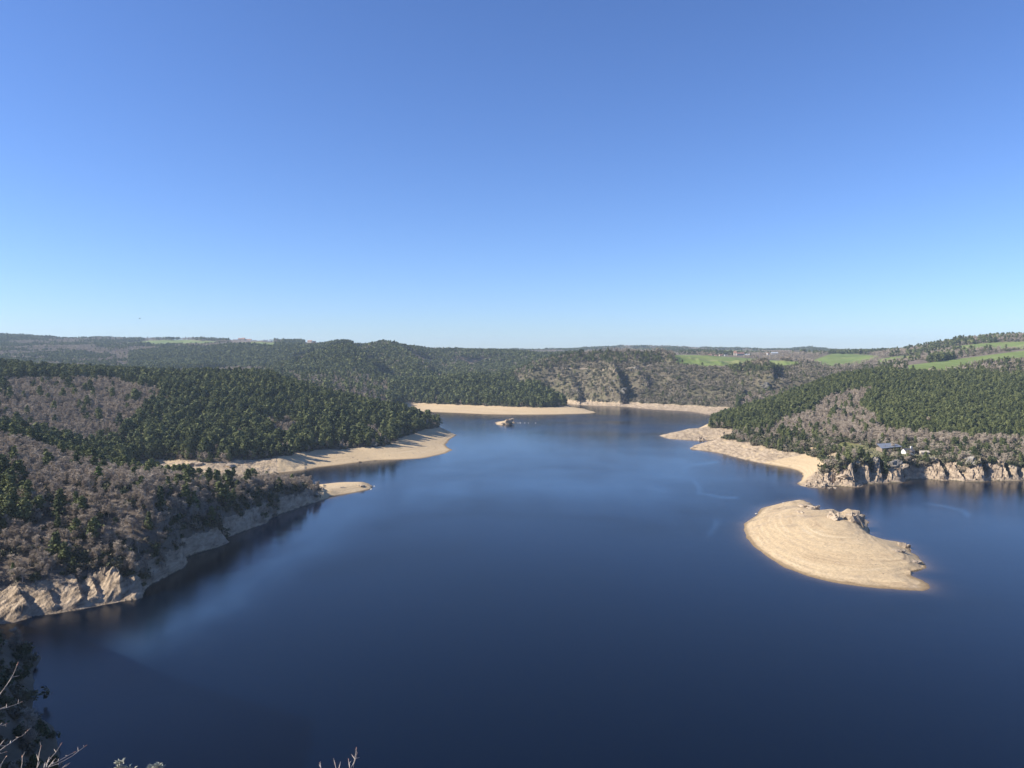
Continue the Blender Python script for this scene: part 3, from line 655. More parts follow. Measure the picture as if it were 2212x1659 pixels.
# water on the coarser survey grid
cZ, csd, cXm, cYm = Z[::2, ::2], sd[::2, ::2], X[::2, ::2], Y[::2, ::2]
cid = np.arange(csd.size).reshape(csd.shape)
wq = np.stack([cid[:-1, :-1], cid[:-1, 1:], cid[1:, 1:], cid[1:, :-1]], -1)
wm = np.minimum.reduce([csd[:-1, :-1], csd[:-1, 1:], csd[1:, 1:], csd[1:, :-1]]) < 2
f = wq[wm].reshape(-1, 4); u, inv = np.unique(f, return_inverse=True)
shal = np.exp(-np.maximum(-csd, 0) / 3.2) * 0.75 * ((cYm > 318) | (cXm > -60)) * ~((cXm < -80) & (cYm < 520))
shal = np.where((csd > -90) & (cXm < 0) & (cYm > 1160) & (cYm < 1260), np.maximum(shal, 0.5 * np.exp(csd / 40)), shal)
lane = np.zeros(csd.shape)
painted_sheen = np.zeros(csd.shape)  # strength of the lane sheen painted into the water colour
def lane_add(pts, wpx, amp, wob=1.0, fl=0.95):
    global lane, painted_sheen
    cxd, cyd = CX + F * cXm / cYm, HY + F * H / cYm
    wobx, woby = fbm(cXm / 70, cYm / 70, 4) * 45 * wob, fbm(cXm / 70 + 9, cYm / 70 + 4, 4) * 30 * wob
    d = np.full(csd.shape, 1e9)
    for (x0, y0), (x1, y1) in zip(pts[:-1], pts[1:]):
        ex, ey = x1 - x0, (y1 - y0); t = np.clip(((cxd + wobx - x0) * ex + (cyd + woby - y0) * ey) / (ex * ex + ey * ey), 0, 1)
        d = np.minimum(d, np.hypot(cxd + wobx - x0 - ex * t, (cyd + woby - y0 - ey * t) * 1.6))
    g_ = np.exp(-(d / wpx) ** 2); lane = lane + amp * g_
    if amp > 0: painted_sheen = np.maximum(painted_sheen, g_ * fl * np.clip(0.75 + 0.9 * fbm(cXm / 25, cYm / 60, 3), 0.1, 1.2))
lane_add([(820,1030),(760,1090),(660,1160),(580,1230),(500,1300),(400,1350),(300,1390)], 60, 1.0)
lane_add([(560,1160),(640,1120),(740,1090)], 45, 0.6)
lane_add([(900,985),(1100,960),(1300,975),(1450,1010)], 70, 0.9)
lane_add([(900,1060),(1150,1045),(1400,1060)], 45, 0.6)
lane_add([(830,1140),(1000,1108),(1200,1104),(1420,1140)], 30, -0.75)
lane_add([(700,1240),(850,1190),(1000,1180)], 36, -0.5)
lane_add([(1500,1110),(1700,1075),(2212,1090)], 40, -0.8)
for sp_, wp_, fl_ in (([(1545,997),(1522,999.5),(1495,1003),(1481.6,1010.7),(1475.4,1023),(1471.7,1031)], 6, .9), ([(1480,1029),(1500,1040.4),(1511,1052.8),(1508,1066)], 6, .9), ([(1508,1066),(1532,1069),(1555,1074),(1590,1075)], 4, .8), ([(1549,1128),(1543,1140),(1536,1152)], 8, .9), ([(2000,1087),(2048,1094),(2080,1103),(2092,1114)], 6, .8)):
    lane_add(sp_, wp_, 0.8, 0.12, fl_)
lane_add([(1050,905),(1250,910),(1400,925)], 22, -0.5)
VW = np.stack([cXm.ravel(), cYm.ravel(), np.zeros(csd.size)], -1)
o = big_mesh('water', VW[u], inv.reshape(-1, 4), M_WATER, (('shallow', shal.ravel()[u]), ('lane', lane.ravel()[u]), ('painted_sheen', np.clip(painted_sheen, 0, 1).ravel()[u])))
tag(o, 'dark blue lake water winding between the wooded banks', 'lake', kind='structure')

# ------------------------------------------------------------------ plant shapes
def rnd_quads(cen, size, rs, flatz=0.6, aspect=(0.5, 1.0), out=None, loose=0.85):
    n = len(cen)
    if out is None: out = rs.normal(size=(n, 3))
    nn = out / (np.linalg.norm(out, axis=1)[:, None] + 1e-9) + rs.normal(size=(n, 3)) * loose
    nn /= np.linalg.norm(nn, axis=1)[:, None] + 1e-9
    a = rs.normal(size=(n, 3)); a -= (a * nn).sum(1)[:, None] * nn; a /= np.linalg.norm(a, axis=1)[:, None] + 1e-9
    b = np.cross(nn, a)
    s = (size * rs.uniform(0.6, 1.3, n))[:, None]; w = s * rs.uniform(*aspect, n)[:, None]
    v = np.stack([cen - a * s - b * w * .5, cen + a * s * .2 - b * w, cen + a * s + b * w * .3, cen - a * s * .3 + b * w], 1)
    return v.reshape(-1, 3), np.arange(n * 4).reshape(-1, 4)
def tube(pts, rad, k=4):
    pts = np.array(pts, float); n = len(pts); v = []; f = []
    for i in range(n):
        d = pts[min(i + 1, n - 1)] - pts[max(i - 1, 0)]; d /= np.linalg.norm(d) + 1e-9
        s = np.cross(d, [0.3, 0.9, 0.1] if abs(d[2]) > 0.8 else [0, 0, 1]); s /= np.linalg.norm(s) + 1e-9; t = np.cross(d, s)
        r = rad[i] if hasattr(rad, '__len__') else rad
        for j in range(k):
            a = 2 * math.pi * j / k; v.append(pts[i] + (s * math.cos(a) + t * math.sin(a)) * r)
    for i in range(n - 1):
        for j in range(k):
            f.append((i * k + j, i * k + (j + 1) % k, (i + 1) * k + (j + 1) % k, (i + 1) * k + j))
    return np.array(v), f
def join(parts):
    V = []; Fc = []; o = 0
    for v, f in parts:
        V.append(np.asarray(v)); Fc += [tuple(int(i) + o for i in q) for q in f]; o += len(v)
    return np.concatenate(V), Fc
def pine_shape(seed, clumps, per, q, style):
    rs = np.random.default_rng(seed); h = 10.0
    lean = rs.normal(0, 0.18, 2)
    tr = tube([(lean[0] * s, lean[1] * s, h * 0.97 * s - 0.4 * (s == 0)) for s in (0, .35, .7, 1)], [0.17, 0.13, 0.08, 0.03], 5)
    lo = 0.30 if style == 0 else 0.12
    cs = []
    for i in range(clumps):
        s = lo + (1 - lo) * (i + rs.uniform(0, 1)) / clumps
        e = (s - lo) / (1 - lo)
        if style == 0: R = 2.1 * (0.55 + 0.75 * e) * (1 - e ** 2.2) + 0.28      # old open pine, broad shoulders
        else: R = 2.2 * (1 - e) ** 0.85 + 0.22                                   # young cone
        R *= rs.uniform(0.55, 1.25); a = rs.uniform(0, 6.283)
        k = rs.uniform(0.35, 1.0)
        cs.append(((lean[0] * s + math.cos(a) * R * k, lean[1] * s + math.sin(a) * R * k, h * s - R * k * 0.18), R))
    cen = []; outs = []
    for c, R in cs:
        dl = rs.normal(0, 1, (per, 3)) * np.array([0.42, 0.42, 0.24]) * (0.6 + 0.3 * R); cen.append(np.array(c) + dl)
        ax = np.array([lean[0] * c[2] / h, lean[1] * c[2] / h, c[2] - 0.35 * R]); outs.append((np.array(c) - ax) / max(R, .3) * 0.9 + dl * 1.1)
    cr = rnd_quads(np.concatenate(cen), q, rs, 0.5, out=np.concatenate(outs))
    return tr, cr
def bare_shape(seed, nl, nt, wid, spread=1.0):
    rs = np.random.default_rng(seed); h = 8.0; parts = []; tips = []
    stems = rs.integers(1, 4)
    for s in range(stems):
        bx, by = rs.normal(0, 0.25, 2) if stems > 1 else (0, 0)
        lx, ly = rs.normal(0, 0.7, 2)
        top = h * rs.uniform(0.72, 0.95)
        pts = [(bx, by, -0.4), (bx + lx * .25, by + ly * .25, top * .35), (bx + lx * .6, by + ly * .6, top * .7), (bx + lx, by + ly, top)]
        parts.append(tube(pts, [0.13, 0.10, 0.06, 0.02], 4))
        for i in range(nl // stems):
            e = rs.uniform(0.25, 0.95); c = np.array([bx + lx * e, by + ly * e, top * e])
            a = rs.uniform(0, 6.283); ll = (1.0 - 0.5 * e) * rs.uniform(1.5, 2.8) * spread
            tp = c + np.array([math.cos(a) * ll * 0.75, math.sin(a) * ll * 0.75, ll * rs.uniform(0.4, 0.9)])
            mdp = (c + tp) / 2 + rs.normal(0, 0.12, 3)
            parts.append(tube([c, mdp, tp], [0.05, 0.035, 0.012], 3)); tips.append((c, tp))
    limbs = join(parts)
    per = nt // max(1, len(tips)); st = []; en = []
    for c, tp in tips:
        t = rs.uniform(0.3, 1.0, per)[:, None]; p = c + (tp - c) * t
        d = rs.normal(0, 1, (per, 3)) * np.array([0.8, 0.8, 0.55]) + np.array([0, 0, 0.45]) + (tp - c) * 0.25
        d /= np.linalg.norm(d, axis=1)[:, None]; L_ = rs.uniform(0.5, 1.3, per)[:, None]
        st.append(p); en.append(p + d * L_)
    a, b = np.concatenate(st), np.concatenate(en)
    oc = (a + b) / 2 - np.array([0, 0, 4.0]); oc /= np.linalg.norm(oc, axis=1)[:, None] + 1e-9
    s = np.cross(b - a, oc + rs.normal(0, 0.5, a.shape)); s /= np.linalg.norm(s, axis=1)[:, None] + 1e-9
    w = wid * rs.uniform(0.6, 1.4, len(a))[:, None]
    v = np.stack([a + s * w, a - s * w, b - s * w * .4, b + s * w * .4], 1)
    fn = np.cross(v[:, 1] - v[:, 0], v[:, 2] - v[:, 0]); fl2 = (fn * oc).sum(1) < 0; v[fl2] = v[fl2][:, ::-1]; v = v.reshape(-1, 3)
    return limbs, (v, np.arange(len(v)).reshape(-1, 4))
def shrub_shape(seed, n, q):
    rs = np.random.default_rng(seed); cen = []
    for i in range(7):
        c = np.array([*rs.normal(0, 0.55, 2), rs.uniform(0.25, 0.95)]); cen.append(c + rs.normal(0, 0.3, (n // 7, 3)))
    c = np.concatenate(cen); c[:, 2] = np.abs(c[:, 2])
    return rnd_quads(c, q, rs, 0.9, out=c - np.array([0, 0, 0.2]))
def proto(name, shapes, mats):
    V = []; Fc = []; mi = []; o = 0
    for i, (v, f) in enumerate(shapes):
        V.append(np.asarray(v)); fl_ = [tuple(int(k) + o for k in q) for q in f]; Fc += fl_; mi += [i] * len(fl_); o += len(v)
    ob = mesh_obj(name, np.concatenate(V), Fc, mats, None, False, mi, link=False); ob.use_fake_user = True
    return ob
PINES = [pine_shape(100 + i, 54, 11, 0.46, 0 if i < 4 else 1) for i in range(6)]
BARES = [bare_shape(200 + i, 24, 900, 0.034) for i in range(6)]
SHRUBS = [shrub_shape(300 + i, 240, 0.22) for i in range(4)]
pine_near = [proto('wood_pine', p, [M_BARK, M_PINE]) for p in PINES]
pine_far = [proto('distant_pine', pine_shape(400 + i, 20, 6, 0.75, 0 if i < 2 else 1), [M_BARK, M_PINE]) for i in range(4)]
bare_near = [proto('wood_bare_tree', b_, [M_LIMB, M_TWIG]) for b_ in BARES] 
bare_far = [proto('distant_bare_tree', bare_shape(500 + i, 10, 230, 0.085), [M_LIMB, M_TWIG]) for i in range(4)]
shrub_p = [proto('wood_shrub', [s], [M_SHRUB]) for s in SHRUBS]
M_BRUSH = plain('grey_olive_brush', [(0.15, (0.085, 0.082, 0.045)), (0.45, (0.135, 0.125, 0.078)), (0.8, (0.19, 0.165, 0.12))], 0.6, rnd=0.9)
brush_p = [proto('brush_shrub', [s], [M_BRUSH]) for s in SHRUBS]

# ------------------------------------------------------------------ scattered plants
pine_pts, bare_pts, shrub_pts = scatter(pine, 'pine'), scatter(bare, 'bare'), scatter(shrub, 'shrub')
def region_of(r, c):
    out = np.full(len(r), 'plateau', object)
    def st(mask, nme):
        mm = mask[r, c]; out[mm] = nme
    st(fl, 'farleft'); st(cone, 'cone'); st(plantation, 'plantation'); st(spur, 'spur'); st(rh, 'righthill'); st((XD > 560) & (XD <= 880) & (Y > 1240) & (Y < 1650), 'valley')
    st((XD > 1560) & (XD < 1960) & (Y > 1150) & (Y < 1700), 'gorge'); st(gor, 'gorge'); st(fspit, 'fspit'); st(right & (Y <= 1330), 'right'); st(mid, 'mid'); st(near, 'near'); st(camhill, 'cam')
    return out
for d in (pine_pts, bare_pts, shrub_pts):
    d['reg'] = region_of(d['r'], d['c']); n = len(d['x'])
    d['rz'] = RNG.uniform(0, 6.283, n)
    k = d['kind']; R = d['reg']
    if k == 'pine':
        h = 5.5 + 11 * RNG.beta(2.0, 1.6, n)
        h = np.where(R == 'near', RNG.uniform(6, 12.5, n), h); h = np.where(R == 'right', RNG.uniform(7, 12.5, n), h); h = np.where(R == 'cam', RNG.uniform(4, 9, n), h)
        h = np.where((R == 'right') & (d['y'] < 740), RNG.uniform(5, 10, n), h); h = np.where(R == 'gorge', RNG.uniform(5, 11, n), h)
        h = np.where(np.isin(R, ['plantation', 'spur', 'cone', 'farleft', 'plateau', 'righthill']), RNG.uniform(10, 16, n), h)
        d['s'] = h / 10.0; d['wide'] = np.where(R == 'right', RNG.uniform(0.85, 1.25, n), RNG.uniform(0.95, 1.6, n))
        d['wide'] = np.where(d['y'] > 1650, d['wide'] * 1.25, d['wide'])
    elif k == 'bare':
        h = RNG.uniform(5, 9, n); h = np.where(R == 'near', RNG.uniform(4.5, 8, n), h); h = np.where(R == 'gorge', RNG.uniform(2.5, 6, n), h); h = np.where(d['y'] > 1700, RNG.uniform(7, 12, n), h)
        d['s'] = h / 8.0; d['wide'] = RNG.uniform(0.9, 1.3, n) * np.where(d['y'] > 1700, 1.35, 1.0)
    else:
        d['s'] = np.where(R == 'right', RNG.uniform(1.0, 3.0, n), RNG.uniform(0.7, 2.2, n)) * np.where(d['y'] > 1300, 1.4, 1.0); d['wide'] = RNG.uniform(0.9, 1.3, n)
    d['px'] = CX + F * d['x'] / d['y']; d['py'] = HY + (H - d['z']) / d['y'] * F
    inframe = (d['px'] > -6) & (d['px'] < 2218) & (d['py'] < 1690)
    vv = ((d['z'] + d['s'] * 6 - H) / d['y']) >= hor[d['r'], d['c']]
    d['rank'] = np.where(inframe & vv, d['s'] / d['y'], -1)

# the trees that show largest stand on their own
def where_of(reg, px_, py_, y):
    if reg == 'cam': return 'on the shaded bank in the lower left corner'
    if reg == 'near':
        if py_ > 1170: return 'low on the near left slope just above the pale shore rocks'
        if y > 468: return 'in the hollow behind the near left ridge'
        if px_ > 420: return 'on the shaded point of the near left bank'
        if px_ > 200: return 'on the middle of the near left ridge'
        return 'high on the near left slope by the frame edge'
    if reg == 'mid':
        if px_ < 300: return 'on the brown hillside behind the near left ridge'
        if px_ > 700: return 'near the tip of the left peninsula above its sandy beach'
        return 'in the wood above the long left beach'
    if reg == 'right':
        if px_ > 1850: return 'around the lawn and houses above the right cliffs'
        if px_ > 1700: return 'on the brushy slope above the tan cove at right'
        return 'on the low right point behind the double sand spit'
    if reg == 'fspit': return 'along the edge of the far sandy spit'
    if reg == 'gorge': return 'scattered on the rocky gorge side'
    return 'on the distant hills'
pine_parts = [(mesh_obj('trunk', p[0][0], p[0][1], M_BARK, link=False), mesh_obj('crown', p[1][0], p[1][1], M_PINE, link=False)) for p in PINES]
bare_parts = [(mesh_obj('trunk', p[0][0], p[0][1], M_LIMB, link=False), mesh_obj('crown', p[1][0], p[1][1], M_TWIG, link=False)) for p in BARES]
birch_parts = []
for tr_, cr_ in bare_parts:
    me = tr_.data.copy(); me.materials.clear(); me.materials.append(M_BIRCH); co0 = np.empty(len(me.vertices) * 3, np.float32); me.vertices.foreach_get('co', co0); me.vertices.foreach_set('co', (co0.reshape(-1, 3) * np.array([1.25, 1.25, 1.08])).astype(np.float32).ravel()); birch_parts.append((D.objects.new('trunk', me), cr_))
shrub_obj = [mesh_obj('shrub', s[0], s[1], M_SHRUB, link=False) for s in SHRUBS]
def plant_tree(name, parts, loc, s, wide, rz, label, cat, group):
    e = empty(name, loc, label, cat, group, rz); e.scale = (s * wide, s * wide, s)
    for src in parts:
        c = src.copy(); COL.objects.link(c); c.parent = e
    return e
def singles(d, nmax):
    order = np.argsort(-d['rank'])[:nmax]; order = order[d['rank'][order] > 0]
    for i in order:
        loc = (float(d['x'][i]), float(d['y'][i]), float(d['z'][i])); s, w, rz = float(d['s'][i]), float(d['wide'][i]), float(d['rz'][i])
        wh = where_of(d['reg'][i], d['px'][i], d['py'][i], d['y'][i])
        if d['kind'] == 'pine':
            plant_tree('pine_tree', pine_parts[int(RNG.integers(0, 6))], loc, s, w, rz, 'dark green pine tree ' + wh, 'pine tree', 'pine trees ' + wh)
        elif d['kind'] == 'bare':
            bi = RNG.random() < (0.6 if d['reg'][i] == 'right' else 0.22)
            wd = ('pale trunked leafless tree ' if bi else 'grey brown leafless tree ') + wh
            plant_tree('bare_tree', (birch_parts if bi else bare_parts)[int(RNG.integers(0, 6))], loc, s, w, rz, wd, 'bare tree', wd.replace('tree ', 'trees ', 1))
        else:
            c = shrub_obj[int(RNG.integers(0, 4))].copy(); COL.objects.link(c); c.location = loc; c.scale = (s * w, s * w, s); c.rotation_euler = (0, 0, rz)
            tag(c, 'low olive brown bush ' + wh, 'bush', 'bushes ' + wh)
    left = np.ones(len(d['x']), bool); left[order] = False
    return left
left_p, left_b, left_s = singles(pine_pts, 300), singles(bare_pts, 300), singles(shrub_pts, 240)

def gn_wood(name, label, cat, x, y, z, s, wide, rz, protos):
    n = len(x)
    if n == 0: return
    me = D.meshes.new(name); me.vertices.add(n); me.vertices.foreach_set('co', np.stack([x, y, z], -1).astype(np.float32).ravel())
    for an, dat in (('s', s), ('wide', s * wide), ('rz', rz)):
        a = me.attributes.new(an, 'FLOAT', 'POINT'); a.data.foreach_set('value', np.asarray(dat, np.float32))
    a = me.attributes.new('pick', 'INT', 'POINT'); a.data.foreach_set('value', RNG.integers(0, len(protos), n).astype(np.int32))
    o = D.objects.new(name, me); COL.objects.link(o); tag(o, label, cat, kind='stuff')
    g = D.node_groups.new(name + '_plants', 'GeometryNodeTree')
    g.interface.new_socket('Geometry', in_out='INPUT', socket_type='NodeSocketGeometry'); g.interface.new_socket('Geometry', in_out='OUTPUT', socket_type='NodeSocketGeometry')
    gi, go = g.nodes.new('NodeGroupInput'), g.nodes.new('NodeGroupOutput')
    iop = g.nodes.new('GeometryNodeInstanceOnPoints'); jn = g.nodes.new('GeometryNodeJoinGeometry')
    for p in reversed(protos):
        oi = g.nodes.new('GeometryNodeObjectInfo'); oi.inputs['Object'].default_value = p; oi.inputs['As Instance'].default_value = True
        g.links.new(oi.outputs['Geometry'], jn.inputs[0])
    g.links.new(gi.outputs[0], iop.inputs['Points']); g.links.new(jn.outputs[0], iop.inputs['Instance'])
    iop.inputs['Pick Instance'].default_value = True
    def att(nm, t='FLOAT'):
        a = g.nodes.new('GeometryNodeInputNamedAttribute'); a.data_type = t; a.inputs[0].default_value = nm; return a.outputs[0]
    g.links.new(att('pick', 'INT'), iop.inputs['Instance Index'])
    cs = g.nodes.new('ShaderNodeCombineXYZ'); sw, sh = att('wide'), att('s')
    g.links.new(sw, cs.inputs[0]); g.links.new(sw, cs.inputs[1]); g.links.new(sh, cs.inputs[2]); g.links.new(cs.outputs[0], iop.inputs['Scale'])
    cr = g.nodes.new('ShaderNodeCombineXYZ'); g.links.new(att('rz'), cr.inputs[2]); g.links.new(cr.outputs[0], iop.inputs['Rotation'])
    g.links.new(iop.outputs[0], go.inputs[0])
    md = o.modifiers.new('plants', 'NODES'); md.node_group = g
    return o
WHERE = {'near': 'on the near left slope', 'cam': 'on the dark bank in the lower left corner', 'mid': 'on the left peninsula above its beach', 'fspit': 'behind the far sandy spit',
 'valley': 'in the shallow valley behind the left peninsula', 'gorge': 'on the rocky gorge side below the fields', 'right': 'on the right hillside above the cliffs', 'spur': 'on the rounded spur with a dark rock face',
 'plantation': 'as an even plantation on the left hills below the village', 'cone': 'on the pointed hill and the ridge right of it', 'farleft': 'on the far left plateau slopes', 'righthill': 'on the far right hill above the green field', 'plateau': 'along the far skyline and hedges of the plateau'}
for d, keep_, near_p, far_p, nm, word, cat in ((pine_pts, left_p, pine_near, pine_far, 'pine_wood', 'dark green pine wood ', 'pine wood'), (bare_pts, left_b, bare_near, bare_far, 'bare_woodland', 'greyish brown leafless woodland ', 'woodland'), (shrub_pts, left_s, shrub_p, shrub_p, 'scrub', 'low olive and brown scrub ', 'scrub')):
    for rg, wh in WHERE.items():
        m_ = keep_ & (d['reg'] == rg)
        pr = near_p if rg in ('near', 'mid', 'right', 'cam') else (brush_p if far_p is shrub_p and rg in ('gorge', 'righthill', 'plateau') else far_p)
        gn_wood(nm, word + wh, cat, d['x'][m_], d['y'][m_], d['z'][m_], d['s'][m_], d['wide'][m_], d['rz'][m_], pr)
    print('PLANTS', nm, len(d['x']), {k: int((d['reg'] == k).sum()) for k in WHERE})

# trees one can point at
def lone(xd, yd, s, parts, name, label, cat, wide=1.1, ymin=0, ymax=1e9):
    loc = hit(xd, yd, ymin, ymax); return plant_tree(name, parts, loc, s, wide, random.uniform(0, 6), label, cat, None)
bright_parts = []
for tr_, cr_ in (pine_parts[5], pine_parts[0]):
    me = cr_.data.copy(); me.materials.clear(); me.materials.append(M_BRIGHT); bright_parts.append((tr_, D.objects.new('crown', me)))
lone(213, 1050, 0.95, bright_parts[1], 'pine_tree', 'bright green pine standing alone among bare trees on the near left ridge', 'pine tree', 1.1, 300, 460)
lone(28, 1246, 0.55, bright_parts[0], 'pine_tree', 'small yellow green conifer above the pale rocks at the left edge', 'pine tree', 0.9, 270, 340)
lone(130, 1205, 0.4, bright_parts[0], 'pine_tree', 'smallest yellow green conifer in the dark thicket above the left shore rocks', 'pine tree', 0.9, 270, 360)
lone(2000, 968, 0.85, pine_parts[1], 'pine_tree', 'dark round pine beside the white house and its tall chimney', 'pine tree', 1.35)
lone(1952, 972, 0.75, pine_parts[2], 'pine_tree', 'dark pine between the low grey roofed house and the white house', 'pine tree', 1.3)
lone(1860, 992, 0.9, pine_parts[3], 'pine_tree', 'broad dark pine on the cliff edge left of the lawn', 'pine tree', 1.7)
lone(1835, 997, 0.75, pine_parts[0], 'pine_tree', 'second broad pine on the cliff edge furthest left above the rocks', 'pine tree', 1.6)
lone(1825, 968, 0.55, pine_parts[1], 'pine_tree', 'low spreading pine alone on the lawn', 'pine tree', 1.6)
lone(1731, 935, 0.75, pine_parts[2], 'pine_tree', 'dark pine standing in front of the pale birches below the right wood', 'pine tree', 1.3)
lone(1782, 945, 0.8, pine_parts[3], 'pine_tree', 'taller dark pine before the bare oaks right of the birch row', 'pine tree', 1.2)
lone(2038, 978, 0.8, pine_parts[0], 'pine_tree', 'round pine by the road above the split cliff', 'pine tree', 1.2)
lone(1474, 786, 0.8, pine_parts[0], 'pine_tree', 'dark pine at the left end of the green field edge', 'pine tree', 1.4, 1500, 1760)
lone(1517, 790, 0.7, pine_parts[1], 'pine_tree', 'lone dark tree on the lip of the gorge below the field', 'pine tree', 1.5, 1500, 1760)
lone(1621, 770, 0.9, pine_parts[2], 'pine_tree', 'small dark tree in front of the hamlet barns', 'pine tree', 1.2, 1900, 2700)
# round pale bush on the beach
loc = hit(809.5, 963.5, 600, 900)
c = mesh_obj('bush', *shrub_shape(77, 420, 0.2), M_PALE); c.location = loc; c.scale = (2.4, 2.4, 2.6)
tag(c, 'round pale grey bush at the top of the left beach', 'bush')
def at(xd, Yv): x = wx(xd, Yv); return (x, Yv, ground(x, Yv))
def crest(xd, a, b):
    ci = int(np.argmin(np.abs(T - (xd - CX) / F))); r0, r1 = np.searchsorted(YR, a), np.searchsorted(YR, b)
    return at(xd, float(YR[r0 + int(np.argmax(elev[r0:r1, ci]))]) - 25)
# row of bare round trees by the far village
for i, xd in enumerate([571, 577, 583, 587.5, 594, 601, 609, 613, 619, 636, 651]):
    plant_tree('bare_tree', bare_parts[i % 6], crest(xd, 2850, 4100), random.uniform(1.1, 1.7), 1.3, i, 'round bare tree on the skyline right of the orange roofed village', 'bare tree', 'bare trees on the village skyline')
for i, xd in enumerate([366, 371, 376, 381, 386]):
    plant_tree('pine_tree', pine_parts[i % 4], crest(xd, 3200, 4300), 1.7, 2.2, i, 'dark tree in the small round grove on the far left field', 'tree', 'trees of the small grove on the far left field')

# ------------------------------------------------------------------ rocks
def rock_mesh(name, size, seed, mat, lumps=4, cuts=2, rough=0.16, parent=None):
    rs = np.random.default_rng(seed); bm = bmesh.new()
    for k in range(lumps):
        c = rs.normal(0, 0.32, 3) * (1 if k else 0); c[2] = abs(c[2]) * 0.6; sc = rs.uniform(0.45, 0.8) if k else 0.85
        b2 = bmesh.new()
        for i in range(13):
            v = rs.normal(0, 1, 3); v /= np.linalg.norm(v); v = np.sign(v) * np.abs(v) ** 0.6
            b2.verts.new(c + v * sc * rs.uniform(0.75, 1.0) * np.array([1, 1, 0.9]))
        bmesh.ops.convex_hull(b2, input=b2.verts[:])
        bmesh.ops.delete(b2, geom=[v for v in b2.verts if not v.link_faces], context='VERTS')
        bmesh.ops.subdivide_edges(b2, edges=b2.edges[:], cuts=cuts, use_grid_fill=True)
        tm = D.meshes.new('tmp'); b2.to_mesh(tm); b2.free(); bm.from_mesh(tm); D.meshes.remove(tm)
    co = np.array([v.co for v in bm.verts])
    nz = fbm(co[:, 0] * 2.2 + seed, co[:, 1] * 2.2 + co[:, 2] * 3.1, 4)
    for v, q in zip(bm.verts, nz): v.co += v.co.normalized() * float(q) * rough * 2; 
    for v in bm.verts: v.co = Vector((v.co.x * size[0], v.co.y * size[1], v.co.z * size[2]))
    me = D.meshes.new(name); bm.to_mesh(me); bm.free(); me.materials.append(mat)
    o = D.objects.new(name, me); COL.objects.link(o)
    if parent: o.parent = parent
    return o
_rk = [0]
def rock(xd, yd, size, mat, name, label, cat='rock', group=None, rz=None, sink=0.25, ymin=0, ymax=1e9, water=False, lumps=4, tilt=(0, 0)):
    _rk[0] += 1
    if water:
        a = pz(xd, yd); loc = (wx(a[0], a[1]), a[1], 0.0)
    else: loc = hit(xd, yd, ymin, ymax)
    o = rock_mesh(name, size, 900 + _rk[0], mat, lumps)
    o.location = (loc[0], loc[1], loc[2] - size[2] * sink); o.rotation_euler = (tilt[0], tilt[1], random.uniform(0, 6) if rz is None else rz)
    return tag(o, label, cat, group)
# island crags
rock(1849, 1149, (9.0, 5.5, 10.0), M_ROCK, 'rock_outcrop', 'large blocky crag on the back rim of the island', 'rock outcrop', rz=0.2, ymin=430, ymax=480, lumps=6)
rock(1798, 1139, (6.2, 5.0, 8.0), M_ROCK, 'rock_outcrop', 'crumbling crag left of the dark cleft on the island rim', 'rock outcrop', rz=1.0, ymin=430, ymax=480, lumps=6)
rock(1755, 1106, (6.5, 5.0, 6.6), M_ROCK, 'rock_outcrop', 'knobbly crag at the far top corner of the island', 'rock outcrop', ymin=470, ymax=515, lumps=5)
rock(1736, 1096, (7.0, 4.0, 3.2), M_ROCK, 'rock_outcrop', 'low ledge at the highest far edge of the island', 'rock outcrop', ymin=480, ymax=518, lumps=5)
rock(1733, 1120, (3.2, 2.4, 1.8), M_ROCK, 'rock_outcrop', 'small rock step above the little notch in the island', 'rock outcrop', ymin=450, ymax=500)
rock(1958, 1184, (4.0, 3.2, 3.6), M_ROCK, 'rock_outcrop', 'rounded boulder crag at the right end of the island crest', 'rock outcrop', ymin=370, ymax=415, lumps=5)
rock(1940, 1190, (4.0, 2.6, 1.6), M_ROCK, 'rock_outcrop', 'flat rock shelf beside the boulder crag at the island right end', 'rock outcrop', ymin=370, ymax=415)
rock(1978, 1215, (4.2, 3.0, 1.2), M_ROCK, 'rock_outcrop', 'low broken ledge on the right tip of the island', 'rock outcrop', ymin=340, ymax=392)
for xd, yd, s, lb in [(1693.5,1086.6,0.8,'white stone in the water behind the island top'),(1634,1110,0.9,'white stone in the water off the island left shoulder'),(1769,1114.5,0.9,'white stone at the waterline beside the island crag')]:
    rock(xd, yd, (s * 1.5, s, s * 0.8), M_WHITE, 'boulder', lb, 'boulder', water=True, sink=0.1)
# small pale stones on the island beach
for i in range(26):
    xd = random.uniform(1630, 1960); f_ = (xd - 1607) / 400
    yd = random.uniform(1115 + f_ * 75, 1185 + f_ * 80)
    s = random.uniform(0.3, 0.75)
    rock(xd, yd, (s * 1.5, s, s * 0.55), M_ROCK, 'boulder', 'small pale stone lying on the island sand', 'boulder', 'stones on the island sand', ymin=320, ymax=505, lumps=2)
# islet crag and its trail of stones
rock(1099, 911, (8.0, 6.0, 5.5), M_ROCK, 'rock_outcrop', 'jagged crest of the small rock islet', 'rock outcrop', rz=0.3, ymin=1040, ymax=1110, lumps=6, tilt=(0, -0.25))
rock(1086, 916.5, (5.0, 3.0, 3.0), M_ROCK, 'rock_outcrop', 'dark sided front block of the small rock islet', 'rock outcrop', ymin=1035, ymax=1110, lumps=4)
for xd, s in ((1119, 1.0), (1124, 1.3), (1134, 1.2), (1141, 1.1), (1157, 0.9)):
    rock(xd, 913.8, (s * 1.5, s, s * 0.8), M_WHITE, 'boulder', 'pale stone in the trail leading right from the rock islet', 'boulder', 'stone trail off the rock islet', water=True, sink=0.2, lumps=2)
